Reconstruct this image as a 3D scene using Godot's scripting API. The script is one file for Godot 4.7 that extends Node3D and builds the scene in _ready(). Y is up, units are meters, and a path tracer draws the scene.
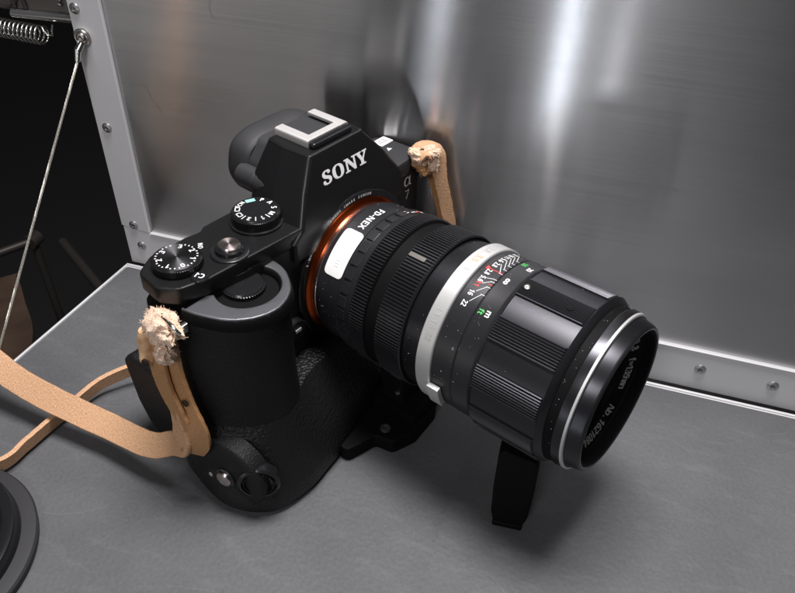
extends Node3D
# Lengths are written in millimetres and turned into metres where meshes and places are made.
const MM := 0.001
const AXIS := Vector3(0, 76.48, 0)      # lens axis above the camera's foot
const BASE := Vector3(0, 46.09, 0)      # underside of the camera body above the camera's foot
var rng := RandomNumberGenerator.new()
var M := {}

# ------------------------------------------------------------------ mesh builder
class Mb:
	var v := PackedVector3Array()
	var n := PackedVector3Array()
	var uv := PackedVector2Array()
	var sv := PackedVector3Array()   # piece in work
	var su := PackedVector2Array()
	func tri(a: Vector3, b: Vector3, c: Vector3, ua := Vector2.ZERO, ub := Vector2.ZERO, uc := Vector2.ZERO) -> void:
		if (b - a).cross(c - a).length_squared() < 1e-14: return
		sv.append(a); sv.append(b); sv.append(c); su.append(ua); su.append(ub); su.append(uc)
	func quad(a: Vector3, b: Vector3, c: Vector3, d: Vector3, ua := Vector2.ZERO, ub := Vector2.ZERO, uc := Vector2.ZERO, ud := Vector2.ZERO) -> void:
		tri(a, b, c, ua, ub, uc); tri(a, c, d, ua, uc, ud)
	# closes a piece: turns it outside out (closed pieces) and smooths across edges flatter than angle
	func close(angle := 40.0, fix := true) -> void:
		var k := sv.size()
		if k == 0: return
		var vol := 0.0
		var o := sv[0]
		for i in range(0, k, 3): vol += (sv[i] - o).dot((sv[i + 1] - o).cross(sv[i + 2] - o))
		if fix and vol > 0.0:      # Godot's front faces run clockwise
			for i in range(0, k, 3):
				var t := sv[i + 1]; sv[i + 1] = sv[i + 2]; sv[i + 2] = t
				var w := su[i + 1]; su[i + 1] = su[i + 2]; su[i + 2] = w
		var fn := PackedVector3Array(); var fw := PackedVector3Array()
		var at := {}
		for i in range(0, k, 3):
			var c := -(sv[i + 1] - sv[i]).cross(sv[i + 2] - sv[i])
			fw.append(c); fn.append(c.normalized())
			for j in 3:
				var key := Vector3i((sv[i + j] * 500.0).round())
				if at.has(key): at[key].append(i / 3)
				else: at[key] = [i / 3]
		var lim := cos(deg_to_rad(angle))
		for i in k:
			var f := i / 3
			var s := Vector3.ZERO
			for g in at[Vector3i((sv[i] * 500.0).round())]:
				if fn[g].dot(fn[f]) > lim: s += fw[g]
			n.append(s.normalized() if s.length() > 1e-12 else fn[f])
			v.append(sv[i]); uv.append(su[i])
		sv = PackedVector3Array(); su = PackedVector2Array()
	func mesh() -> ArrayMesh:
		var w := PackedVector3Array()
		for p in v: w.append(p * MM)
		var a := []; a.resize(Mesh.ARRAY_MAX)
		a[Mesh.ARRAY_VERTEX] = w; a[Mesh.ARRAY_NORMAL] = n; a[Mesh.ARRAY_TEX_UV] = uv
		var m := ArrayMesh.new()
		m.add_surface_from_arrays(Mesh.PRIMITIVE_TRIANGLES, a)
		return m
	# polygons with the same number of corners stacked along the third axis of T
	func stack(polys: Array, hs: Array, T := Transform3D.IDENTITY, angle := 40.0, caps := true) -> void:
		var r := polys.size(); var c: int = polys[0].size()
		var P := []
		for i in r:
			var q := PackedVector3Array()
			for p in polys[i]: q.append(T * Vector3(p.x, p.y, hs[i]))
			P.append(q)
		var run := 0.0
		for j in c:
			var j2 := (j + 1) % c
			var step: float = P[0][j].distance_to(P[0][j2])
			for i in r - 1:
				quad(P[i][j], P[i][j2], P[i + 1][j2], P[i + 1][j], Vector2(run, hs[i]) * .01, Vector2(run + step, hs[i]) * .01, Vector2(run + step, hs[i + 1]) * .01, Vector2(run, hs[i + 1]) * .01)
			run += step
		if caps:
			for e in [0, r - 1]:
				var t := Geometry2D.triangulate_polygon(polys[e])
				for k in range(0, t.size(), 3):
					var a := t[k]; var b := t[k + 1]; var d := t[k + 2]
					if e == 0: tri(P[e][a], P[e][d], P[e][b], polys[e][a] * .01, polys[e][d] * .01, polys[e][b] * .01)
					else: tri(P[e][a], P[e][b], P[e][d], polys[e][a] * .01, polys[e][b] * .01, polys[e][d] * .01)
		# counter-clockwise polygons wind outwards; close() turns the rest round
		close(angle)
	# one polygon raised from h0 to h1 with rounded rims
	func prism(poly: PackedVector2Array, h0: float, h1: float, b: float, T := Transform3D.IDENTITY, angle := 50.0) -> void:
		if b <= 0.0: stack([poly, poly], [h0, h1], T, angle); return
		stack([inset(poly, b), inset(poly, b * .3), poly, poly, inset(poly, b * .3), inset(poly, b)], [h0, h0 + b * .3, h0 + b, h1 - b, h1 - b * .3, h1], T, angle)
	static func inset(p: PackedVector2Array, d: float) -> PackedVector2Array:
		var o := PackedVector2Array(); var c := p.size(); var area := 0.0
		for i in c: area += p[i].cross(p[(i + 1) % c])
		var s := signf(area)
		for i in c:
			var a := (p[i] - p[(i + c - 1) % c]).normalized(); var b := (p[(i + 1) % c] - p[i]).normalized()
			var na := Vector2(-a.y, a.x); var nb := Vector2(-b.y, b.x)
			var m := (na + nb)
			var l := m.length_squared()
			o.append(p[i] + m * (s * d * 2.0 / maxf(l, 0.8)))
		return o
	func box(c: Vector3, size: Vector3, b := 0.4, basis := Basis.IDENTITY) -> void:
		var x := size.x / 2; var y := size.y / 2
		prism(PackedVector2Array([Vector2(-x, -y), Vector2(x, -y), Vector2(x, y), Vector2(-x, y)]), -size.z / 2, size.z / 2, minf(b, minf(size.x, minf(size.y, size.z)) * .4), Transform3D(basis, c))
	# profile of (along, radius) turned about +z of T
	func lathe(prof: Array, seg := 96, T := Transform3D.IDENTITY, angle := 30.0, a0 := 0.0, a1 := TAU) -> void:
		var L := 0.0
		for i in prof.size() - 1:
			var p: Vector2 = prof[i]; var q: Vector2 = prof[i + 1]
			var L2 := L + p.distance_to(q)
			for j in seg:
				var a := lerpf(a0, a1, float(j) / seg); var b := lerpf(a0, a1, float(j + 1) / seg)
				if j == seg - 1 and is_equal_approx(a1 - a0, TAU): b = a0
				var ub := float(j + 1) / seg
				var ca := Vector3(sin(a), cos(a), 0); var cb := Vector3(sin(b), cos(b), 0)
				var e := Vector3(0, 0, 1)
				quad(T * (ca * p.y + e * p.x), T * (cb * p.y + e * p.x), T * (cb * q.y + e * q.x), T * (ca * q.y + e * q.x), Vector2(float(j) / seg, L * .01), Vector2(ub, L * .01), Vector2(ub, L2 * .01), Vector2(float(j) / seg, L2 * .01))
			L = L2
		close(angle)
	func tube(path: Array, r: float, seg := 8, closed := false, r2 := -1.0) -> void:
		var k := path.size()
		var rings := []
		var up := Vector3(0.13, 0.9, 0.41)
		for i in k:
			var a: Vector3 = path[(i + k - 1) % k] if closed or i > 0 else path[0]
			var b: Vector3 = path[(i + 1) % k] if closed or i < k - 1 else path[k - 1]
			var t := (b - a).normalized()
			if t.length() < .5: t = Vector3.UP
			var s := t.cross(up)
			if s.length() < .05: s = t.cross(Vector3.RIGHT)
			s = s.normalized(); up = s.cross(t).normalized()
			var rr := r if r2 < 0 else lerpf(r, r2, float(i) / (k - 1))
			var q := PackedVector3Array()
			for j in seg:
				var g := TAU * j / seg
				q.append(path[i] + (s * cos(g) + up * sin(g)) * rr)
			rings.append(q)
		for i in (k if closed else k - 1):
			var q: PackedVector3Array = rings[i]; var w: PackedVector3Array = rings[(i + 1) % k]
			for j in seg:
				var j2 := (j + 1) % seg
				quad(q[j], q[j2], w[j2], w[j], Vector2(j, i) * .05, Vector2(j + 1, i) * .05, Vector2(j + 1, i + 1) * .05, Vector2(j, i + 1) * .05)
		if not closed:
			for j in range(1, seg - 1):
				tri(rings[0][0], rings[0][j + 1], rings[0][j]); tri(rings[k - 1][0], rings[k - 1][j], rings[k - 1][j + 1])
		close(60.0)
	# a flat band of width w and thickness t along points with normals
	func band(pts: Array, nrm: Array, w: Array, t: float, wobble := 0.0, noise: FastNoiseLite = null) -> void:
		var k := pts.size(); var rings := []
		var cs := [Vector2(-.5, -.3), Vector2(-.47, -.5), Vector2(-.2, -.5), Vector2(.2, -.5), Vector2(.47, -.5), Vector2(.5, -.3), Vector2(.5, .3), Vector2(.47, .5), Vector2(.2, .5), Vector2(-.2, .5), Vector2(-.47, .5), Vector2(-.5, .3)]
		var run := 0.0
		var runs := []
		for i in k:
			var a: Vector3 = pts[maxi(i - 1, 0)]; var b: Vector3 = pts[mini(i + 1, k - 1)]
			var tg := (b - a).normalized()
			var nn: Vector3 = nrm[i]; nn = (nn - tg * nn.dot(tg)).normalized()
			var s := tg.cross(nn).normalized()
			if i > 0: run += pts[i].distance_to(pts[i - 1])
			runs.append(run)
			var q := PackedVector3Array()
			for c in cs:
				var ww: float = w[i]
				if noise and absf(c.x) > .45: ww += noise.get_noise_2d(run * 8.0, signf(c.x) * 90.0) * wobble
				q.append(pts[i] + s * (c.x * ww) + nn * (c.y * t))
			rings.append(q)
		var m := cs.size()
		for i in k - 1:
			for j in m:
				var j2 := (j + 1) % m
				var x0: float = cs[j].x * w[i]; var x1: float = cs[j2].x * w[i]
				quad(rings[i][j], rings[i][j2], rings[i + 1][j2], rings[i + 1][j], Vector2(x0, runs[i]) * .02, Vector2(x1, runs[i]) * .02, Vector2(x1, runs[i + 1]) * .02, Vector2(x0, runs[i + 1]) * .02)
		for j in range(1, m - 1):
			tri(rings[0][0], rings[0][j + 1], rings[0][j]); tri(rings[k - 1][0], rings[k - 1][j], rings[k - 1][j + 1])
		close(50.0)
	# loose smooth surface of a grid of points, closed round in the second index
	func skin(rings: Array, angle := 60.0) -> void:
		var m: int = rings[0].size()
		for i in rings.size() - 1:
			for j in m:
				var j2 := (j + 1) % m
				quad(rings[i][j], rings[i][j2], rings[i + 1][j2], rings[i + 1][j], Vector2(float(j) / m, i * .1), Vector2(float(j + 1) / m, i * .1), Vector2(float(j + 1) / m, (i + 1) * .1), Vector2(float(j) / m, (i + 1) * .1))
		for j in range(1, m - 1):
			tri(rings[0][0], rings[0][j + 1], rings[0][j])
			var z: Array = rings[rings.size() - 1]
			tri(z[0], z[j], z[j + 1])
		close(angle)

func obj(called: String, b: Mb, mat: Material, parent: Node = self, at := Vector3.ZERO) -> MeshInstance3D:
	var o := MeshInstance3D.new()
	o.name = called; o.mesh = b.mesh(); o.material_override = mat; o.position = at * MM
	parent.add_child(o, true)
	return o

func thing(called: String, label: String, category: String, at := Vector3.ZERO, turn := 0.0, group := "") -> Node3D:
	var o := Node3D.new(); o.name = called; o.position = at * MM; o.rotation.y = turn
	add_child(o, true)
	o.set_meta("label", label); o.set_meta("category", category)
	if group: o.set_meta("group", group)
	return o

# corners of a polygon rounded by their own radii
func rounded(p: Array, r: Array, seg := 6) -> PackedVector2Array:
	var o := PackedVector2Array(); var c := p.size()
	for i in c:
		var a: Vector2 = p[(i + c - 1) % c]; var b: Vector2 = p[i]; var d: Vector2 = p[(i + 1) % c]
		var u := (a - b).normalized(); var w := (d - b).normalized()
		var R: float = r[i % r.size()]
		var half := u.angle_to(w) / 2.0
		var cut := minf(R / maxf(absf(tan(half)), .01), minf(a.distance_to(b), b.distance_to(d)) * .49)
		if R <= 0.0: o.append(b); continue
		var s := b + u * cut; var e := b + w * cut
		for k in seg + 1:
			var t := float(k) / seg
			o.append(s * (1 - t) * (1 - t) + b * 2 * t * (1 - t) + e * t * t)
	return o

# a closed smooth curve through the points
func loop(p: Array, per := 6) -> PackedVector2Array:
	var o := PackedVector2Array(); var c := p.size()
	for i in c:
		var a: Vector2 = p[(i + c - 1) % c]; var b: Vector2 = p[i]; var d: Vector2 = p[(i + 1) % c]; var e: Vector2 = p[(i + 2) % c]
		for k in per: o.append(b.cubic_interpolate(d, a, e, float(k) / per))
	return o

func rect(x0: float, y0: float, x1: float, y1: float) -> Array:
	return [Vector2(x0, y0), Vector2(x1, y0), Vector2(x1, y1), Vector2(x0, y1)]

func circle(c: Vector2, r: float, seg := 48) -> PackedVector2Array:
	var o := PackedVector2Array()
	for i in seg: o.append(c + Vector2(cos(TAU * i / seg), sin(TAU * i / seg)) * r)
	return o

# frames: third column is the way a prism rises
func faces(x: Vector3, y: Vector3, at: Vector3) -> Transform3D:
	return Transform3D(Basis(x, y, x.cross(y)), at)
var UP := Transform3D(Basis(Vector3(1, 0, 0), Vector3(0, 0, -1), Vector3(0, 1, 0)), Vector3.ZERO)   # (x, y, h) -> (x, h, -y)
var PLAN := Transform3D(Basis(Vector3(1, 0, 0), Vector3(0, 0, 1), Vector3(0, 1, 0)), Vector3.ZERO)  # (x, z, h) -> (x, h, z)

# flat lettering: a list of triangles in millimetres, centred on its middle
func letters(text: String, cap: float, font_name := "Droid Sans", bold := false, stretch := 1.0) -> Array:
	var f := SystemFont.new(); f.font_names = PackedStringArray([font_name]); f.font_weight = 700 if bold else 400
	var t := TextMesh.new(); t.font = f; t.text = text; t.font_size = 64; t.pixel_size = cap / (64 * .714); t.depth = 0.0; t.curve_step = 1.5
	var a := t.get_mesh_arrays()
	var p: PackedVector3Array = a[Mesh.ARRAY_VERTEX]
	var idx = a[Mesh.ARRAY_INDEX]
	var out := []
	if idx != null and idx.size(): for i in idx: out.append(Vector2(p[i].x * stretch, p[i].y))
	else: for q in p: out.append(Vector2(q.x * stretch, q.y))
	return out

func flat_print(b: Mb, tris: Array, T: Transform3D) -> void:
	for i in range(0, tris.size(), 3):
		var p: Array = [T * Vector3(tris[i].x, tris[i].y, 0), T * Vector3(tris[i + 1].x, tris[i + 1].y, 0), T * Vector3(tris[i + 2].x, tris[i + 2].y, 0)]
		if (p[1] - p[0]).cross(p[2] - p[0]).dot(T.basis.z) > 0: b.tri(p[0], p[2], p[1])
		else: b.tri(p[0], p[1], p[2])
	b.close(30.0, false)

# print wrapped round the lens: angle from the top toward +x, up = along the axis, right = back round
func round_print(b: Mb, tris: Array, r: float, ang: float, z: float, slope := 0.0) -> void:
	for i in range(0, tris.size(), 3):
		var p := []
		for k in 3:
			var q: Vector2 = tris[i + k]
			var a := deg_to_rad(ang) - q.x / r
			var rr := r + slope * q.y
			p.append(Vector3(sin(a) * rr, cos(a) * rr, z + q.y))
		var out: Vector3 = Vector3(p[0].x, p[0].y, 0)
		if (p[1] - p[0]).cross(p[2] - p[0]).dot(out) > 0: b.tri(p[0], p[2], p[1])
		else: b.tri(p[0], p[1], p[2])
	b.close(30.0, false)

func strip(x0: float, y0: float, x1: float, y1: float, w: float, n := 6) -> Array:   # a stroke as triangles
	var a := Vector2(x0, y0); var d := Vector2(x1, y1) - a; var s := Vector2(-d.y, d.x).normalized() * w / 2
	var o := []
	for i in n:
		var p := a + d * i / n; var q := a + d * (i + 1) / n
		o.append_array([p - s, q - s, q + s, p - s, q + s, p + s])
	return o

# ------------------------------------------------------------------ materials
func lin(r: float, g: float, b: float) -> Color: return Color(r, g, b).linear_to_srgb()

func mat(called: String, c: Color, rough: float, metal := 0.0, spec := 0.5) -> StandardMaterial3D:
	var m := StandardMaterial3D.new()
	m.resource_name = called; m.albedo_color = c; m.roughness = rough; m.metallic = metal; m.metallic_specular = spec
	M[called] = m
	return m

func noise_tex(freq: float, oct: int, sd: int, ramp: Array, size := 512, kind := FastNoiseLite.TYPE_SIMPLEX_SMOOTH, bump := -1.0) -> NoiseTexture2D:
	var f := FastNoiseLite.new(); f.noise_type = kind; f.frequency = freq; f.fractal_octaves = oct; f.seed = sd
	if oct <= 1: f.fractal_type = FastNoiseLite.FRACTAL_NONE
	var t := NoiseTexture2D.new(); t.width = size; t.height = size; t.seamless = true; t.noise = f; t.generate_mipmaps = false
	if bump > 0: t.as_normal_map = true; t.bump_strength = bump
	elif ramp.size():
		var g := Gradient.new(); g.offsets = PackedFloat32Array(ramp[0]); g.colors = PackedColorArray(ramp[1]); t.color_ramp = g
	return t

func triplanar(m: StandardMaterial3D, tiles_per_m: float) -> void:
	m.uv1_triplanar = true; m.uv1_scale = Vector3.ONE * tiles_per_m

func image_tex(im: Image) -> ImageTexture: return ImageTexture.create_from_image(im)

func make_materials() -> void:
	var grain := noise_tex(.12, 3, 3, [], 512, FastNoiseLite.TYPE_SIMPLEX_SMOOTH, 3.0)
	var m := mat("black_plastic", lin(.007, .007, .0075), .40, 0.0, .45)
	m.normal_enabled = true; m.normal_texture = grain; m.normal_scale = .45; triplanar(m, 55)
	m = mat("gloss_black", lin(.010, .010, .011), .24)
	m = mat("hump_black", lin(.008, .008, .0085), .32, 0.0, .42)
	m.normal_enabled = true; m.normal_texture = grain; m.normal_scale = .2; triplanar(m, 70)
	m = mat("rubber", lin(.022, .022, .024), .62)
	m.normal_enabled = true; m.normal_texture = grain; m.normal_scale = .35; triplanar(m, 60)
	m = mat("grip_rubber", lin(.006, .006, .0066), .55, 0.0, .38)
	m.heightmap_enabled = true
	m.heightmap_texture = noise_tex(.05, 2, 11, [[0.0, .45, 1.0], [Color.BLACK, Color(.6, .6, .6), Color.WHITE]], 512, FastNoiseLite.TYPE_CELLULAR)
	m.heightmap_scale = .03; triplanar(m, 45)
	m = mat("leatherette", lin(.007, .007, .0075), .42, 0.0, .42)
	m.heightmap_enabled = true
	m.heightmap_texture = noise_tex(.035, 2, 12, [[0.0, .5, 1.0], [Color.BLACK, Color(.7, .7, .7), Color.WHITE]], 512, FastNoiseLite.TYPE_CELLULAR)
	m.heightmap_scale = .05; triplanar(m, 36)
	m = mat("grey_metal", lin(.13, .134, .142), .42, .75)
	m.normal_enabled = true; m.normal_texture = grain; m.normal_scale = .25; triplanar(m, 70)
	m = mat("lens_black", lin(.016, .016, .018), .34)
	m.normal_enabled = true; m.normal_texture = grain; m.normal_scale = .12; triplanar(m, 50)
	m = mat("lens_satin", lin(.05, .05, .055), .3, .85)
	m.anisotropy_enabled = true; m.anisotropy = -.4
	m = mat("anodised", lin(.05, .05, .055), .33, .8)
	m.normal_enabled = true; m.normal_texture = grain; m.normal_scale = .1; triplanar(m, 50)
	m = mat("groove_black", lin(.005, .005, .005), .6, 0.0, .2)
	m = mat("pale_metal", lin(.60, .60, .59), .42, .5)
	m.normal_enabled = true; m.normal_texture = grain; m.normal_scale = .12; triplanar(m, 60)
	m = mat("bright_metal", lin(.72, .71, .69), .22, 1.0)
	m = mat("shoe_metal", lin(.74, .73, .71), .5, .75)
	m = mat("spun_metal", lin(.16, .16, .165), .32, 1.0)
	m.anisotropy_enabled = true; m.anisotropy = -.85
	m = mat("spun_silver", lin(.66, .58, .55), .30, 1.0)
	m.anisotropy_enabled = true; m.anisotropy = -.8
	m = mat("orange_ring", lin(.48, .08, .016), .26, 1.0)
	m.anisotropy_enabled = true; m.anisotropy = -.6
	mat("white_print", lin(.80, .80, .79), .6)
	mat("grey_print", lin(.36, .36, .36), .6)
	mat("dim_print", lin(.27, .265, .25), .6)
	mat("red_print", lin(.65, .05, .04), .6)
	mat("green_print", lin(.08, .5, .12), .6)
	mat("orange_print", lin(.72, .38, .22), .6)
	mat("pale_print", lin(.40, .40, .38), .6)
	mat("teal_print", lin(.30, .72, .62), .5)
	m = mat("label_paper", lin(.84, .84, .82), .5)
	var glass := mat("glass", lin(.004, .004, .006), .06)
	glass.clearcoat_enabled = true; glass.clearcoat = .6
	# leather
	m = mat("leather", Color.WHITE, .62)
	m.albedo_texture = noise_tex(.07, 5, 21, [[0.0, .35, .6, 1.0], [lin(.36, .17, .08), lin(.52, .29, .155), lin(.61, .37, .21), lin(.73, .49, .32)]])
	m.heightmap_enabled = true; m.heightmap_texture = noise_tex(.09, 4, 22, []); m.heightmap_scale = .03
	triplanar(m, 28)
	m = mat("leather_smooth", lin(.74, .48, .27), .42)
	m.albedo_color = Color.WHITE
	m.albedo_texture = noise_tex(.012, 4, 24, [[0.0, .5, 1.0], [lin(.50, .25, .10), lin(.70, .43, .23), lin(.82, .58, .36)]])
	triplanar(m, 30)
	m = mat("leather_dark", Color.WHITE, .5)
	m.albedo_texture = noise_tex(.05, 4, 25, [[0.0, .5, 1.0], [lin(.32, .155, .06), lin(.40, .21, .09), lin(.47, .26, .12)]])
	triplanar(m, 30)
	m = mat("suede", Color.WHITE, .95)
	m.albedo_texture = noise_tex(.05, 5, 23, [[0.0, .4, .65, 1.0], [lin(.56, .33, .20), lin(.78, .55, .39), lin(.87, .68, .52), lin(.92, .79, .67)]])
	m.heightmap_enabled = true; m.heightmap_texture = noise_tex(.1, 4, 27, []); m.heightmap_scale = .04
	m.rim_enabled = true; m.rim = .5; m.rim_tint = .6
	triplanar(m, 40)
	m = mat("hole_dark", lin(.02, .009, .005), .9)
	# rubber mat: dark grey with cloudy wear and small pale scuffs
	m = mat("mat_rubber", Color.WHITE, .62, 0.0, .45)
	m.albedo_texture = image_tex(mat_image())
	m.uv1_scale = Vector3(1, 1, 1)
	m.normal_enabled = true; m.normal_texture = noise_tex(.2, 3, 33, [], 512, FastNoiseLite.TYPE_SIMPLEX_SMOOTH, 2.0); m.normal_scale = .14
	# brushed sheet
	var w := mat("brushed_sheet", Color.WHITE, .25, 1.0)
	w.albedo_texture = image_tex(sheet_image())
	w.anisotropy_enabled = true; w.anisotropy = -1.0
	w.normal_enabled = true; w.normal_texture = image_tex(brush_normal()); w.normal_scale = .10
	m = mat("trim_alloy", lin(.68, .68, .69), .55, .15)
	m.normal_enabled = true; m.normal_texture = grain; m.normal_scale = .2; triplanar(m, 60)
	m = mat("edge_alloy", lin(.70, .70, .70), .5, .3)
	m = mat("rivet_alloy", lin(.52, .52, .52), .34, .95)
	m = mat("steel", lin(.58, .57, .54), .26, 1.0)
	m = mat("cable_steel", lin(.70, .68, .60), .4, .8)
	m = mat("dark_steel", lin(.17, .16, .15), .4, .8)
	mat("room_dark", lin(.012, .012, .013), .8)
	mat("stand_metal", lin(.05, .045, .04), .5, .5)
	m = mat("brown_board", Color.WHITE, .6)
	m.albedo_texture = noise_tex(.01, 4, 41, [[0.0, 1.0], [lin(.035, .02, .012), lin(.07, .042, .026)]])
	triplanar(m, 4)

func mat_image() -> Image:
	var s := 1024
	var a := FastNoiseLite.new(); a.seed = 5; a.frequency = .006; a.fractal_octaves = 5
	var b := FastNoiseLite.new(); b.seed = 6; b.frequency = .16; b.fractal_octaves = 2
	var c := FastNoiseLite.new(); c.seed = 7; c.frequency = .02; c.fractal_octaves = 3
	var d := PackedByteArray(); d.resize(s * s * 3)
	var k := 0
	for y in s:
		for x in s:
			var g := .092 + .014 * a.get_noise_2d(x, y * 1.1) + .010 * b.get_noise_2d(x, y)
			var q := c.get_noise_2d(x * .55 + 400, y * 1.6)
			if q > .22: g += (q - .22) * .03
			var e := int(clampf(pow(g, 1 / 2.2), 0, 1) * 255)
			d[k] = e; d[k + 1] = mini(255, e + 1); d[k + 2] = mini(255, e + 3); k += 3
	var im := Image.create_from_data(s, s, false, Image.FORMAT_RGB8, d)
	rng.seed = 77
	for i in 90:      # pale hair-line scuffs and specks
		var p := Vector2(rng.randf() * s, rng.randf() * s); var an := rng.randf_range(-.5, .9); var bend := rng.randf_range(-.03, .03)
		var tone := rng.randf_range(.40, .50)
		for t in rng.randi_range(3, 110):
			p += Vector2(cos(an), sin(an)); an += bend
			var xi := int(p.x); var yi := int(p.y)
			if xi > 0 and yi > 0 and xi < s - 1 and yi < s - 1: im.set_pixel(xi, yi, im.get_pixel(xi, yi).lerp(Color(tone, tone, tone), .32))
	return im

func sheet_image() -> Image:
	var W := 1024; var H := 1024
	rng.seed = 9
	var rows := PackedFloat32Array(); var rows2 := PackedFloat32Array()
	for y in H: rows.append(rng.randf_range(-1, 1)); rows2.append(rng.randf_range(-1, 1))
	var a := FastNoiseLite.new(); a.seed = 15; a.frequency = .004; a.fractal_octaves = 4
	var d := PackedByteArray(); d.resize(W * H * 3)
	var k := 0
	for y in H:
		for x in W:
			var f := .5 + .5 * sin(x * .011 + rows2[y] * 9.0)
			var g := .49 + .018 * (rows[y] * f + rows2[y] * (1 - f)) + .05 * a.get_noise_2d(x, y * 1.4)
			var e := int(clampf(pow(g, 1 / 2.2), 0, 1) * 255)
			d[k] = e; d[k + 1] = e; d[k + 2] = mini(255, e + 1); k += 3
	var im := Image.create_from_data(W, H, false, Image.FORMAT_RGB8, d)
	# a few dark scratches and pale nicks (u across 640 mm from x = -250, v down 330 mm from y = 330)
	for s in [[15, 212, 8, 190], [19, 214, 13, 182], [8, 176, 10, 172], [-160, 182, -158, 160], [60, 112, 68, 111], [-205, 120, -196, 104], [120, 190, 122, 184]]:
		var p := Vector2((s[0] + 250.0) / 640 * W, (330.0 - s[1]) / 330 * H); var q := Vector2((s[2] + 250.0) / 640 * W, (330.0 - s[3]) / 330 * H)
		var nn := int(p.distance_to(q)) + 1
		for t in nn:
			var r := p.lerp(q, float(t) / nn) + Vector2(sin(t * .2) * 1.2, 0)
			if (t * 7) % 10 < 8: im.set_pixel(int(r.x), int(r.y), im.get_pixel(int(r.x), int(r.y)).lerp(Color(.3, .3, .3), .22))
	return im

func brush_normal() -> Image:
	var W := 512; var H := 1024
	rng.seed = 19
	var d := PackedByteArray(); d.resize(W * H * 3)
	var k := 0
	for y in H:
		var r1 := rng.randf_range(-1, 1); var r2 := rng.randf_range(-1, 1); var ph := rng.randf() * 6.3
		for x in W:
			var f := .5 + .5 * sin(x * TAU / W * 3 + ph)
			var g := lerpf(r1, r2, f) * .16
			d[k] = 128; d[k + 1] = int(128 + g * 127); d[k + 2] = 250; k += 3
	return Image.create_from_data(W, H, false, Image.FORMAT_RGB8, d)

# ------------------------------------------------------------------ scene
func _ready() -> void:
	var cam := Camera3D.new(); cam.name = "camera_view"
	cam.transform = Transform3D(Basis(Vector3(.94856252, .01246296, -.31634446), Vector3(-.20692951, .7806432, -.58972568), Vector3(.23960242, .62485268, .74306783)).orthonormalized(), Vector3(42.8776, 291.515, 323.3215) * MM)
	cam.fov = 41.5403; cam.near = .02; cam.far = 20.0; cam.current = true
	add_child(cam)
	var env := Environment.new()
	env.background_mode = Environment.BG_COLOR
	env.background_color = lin(.035, .035, .036)
	env.tonemap_mode = Environment.TONE_MAPPER_LINEAR
	env.tonemap_exposure = 1.0
	env.sdfgi_enabled = true; env.ssao_enabled = true; env.ssil_enabled = true
	var we := WorldEnvironment.new(); we.name = "surroundings"; we.environment = env; add_child(we)
	# ceiling lamp above the open case
	lamp("ceiling_lamp", Vector3(10, 900, 50), Vector3(10, 0, 100), Vector2(380, 240), 1.25, Color(1.0, .985, .99))
	lamp("room_lamp", Vector3(-60, 1000, 1150), Vector3(-60, 60, 0), Vector2(300, 300), .5, Color(1.0, .99, 1.0))
	# lamps of the room in front of the metal sheet, seen again as streaks in its brushed face
	lamp("side_lamp", Vector3(-54, -10, 640), Vector3(8, 130, 0), Vector2(6, 190), .013, Color(.93, .96, 1.0))
	lamp("far_lamp", Vector3(-205, 20, 600), Vector3(-45, 140, 0), Vector2(10, 60), .006, Color(.95, .97, 1.0))
	lamp("small_lamp", Vector3(10, -70, 560), Vector3(25, 130, 0), Vector2(9, 40), .003, Color(.97, .98, 1.0))
	lamp("broad_lamp", Vector3(-540, 60, 700), Vector3(-120, 120, 0), Vector2(420, 240), .03, Color(1.0, .99, .98))
	lamp("warm_lamp", Vector3(-540, 10, 560), Vector3(-190, 120, 0), Vector2(8, 60), .0011, Color(1.0, .72, .5))
	make_materials()
	build_setting()
	build_hardware()
	build_camera()
	build_strap()
	build_loose_things()

func lamp(called: String, at: Vector3, to: Vector3, size: Vector2, energy: float, c: Color) -> void:
	var l := AreaLight3D.new(); l.name = called; l.area_size = size * MM; l.light_energy = energy; l.light_color = c
	l.area_range = 12.0; l.shadow_enabled = true
	add_child(l)
	var d := (to - at).normalized()
	l.transform = Transform3D(Basis.looking_at(d, Vector3.UP if absf(d.y) < .95 else Vector3.FORWARD), at * MM)

func leaf_x(z: float) -> float: return -238.9 - .0735 * z

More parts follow.
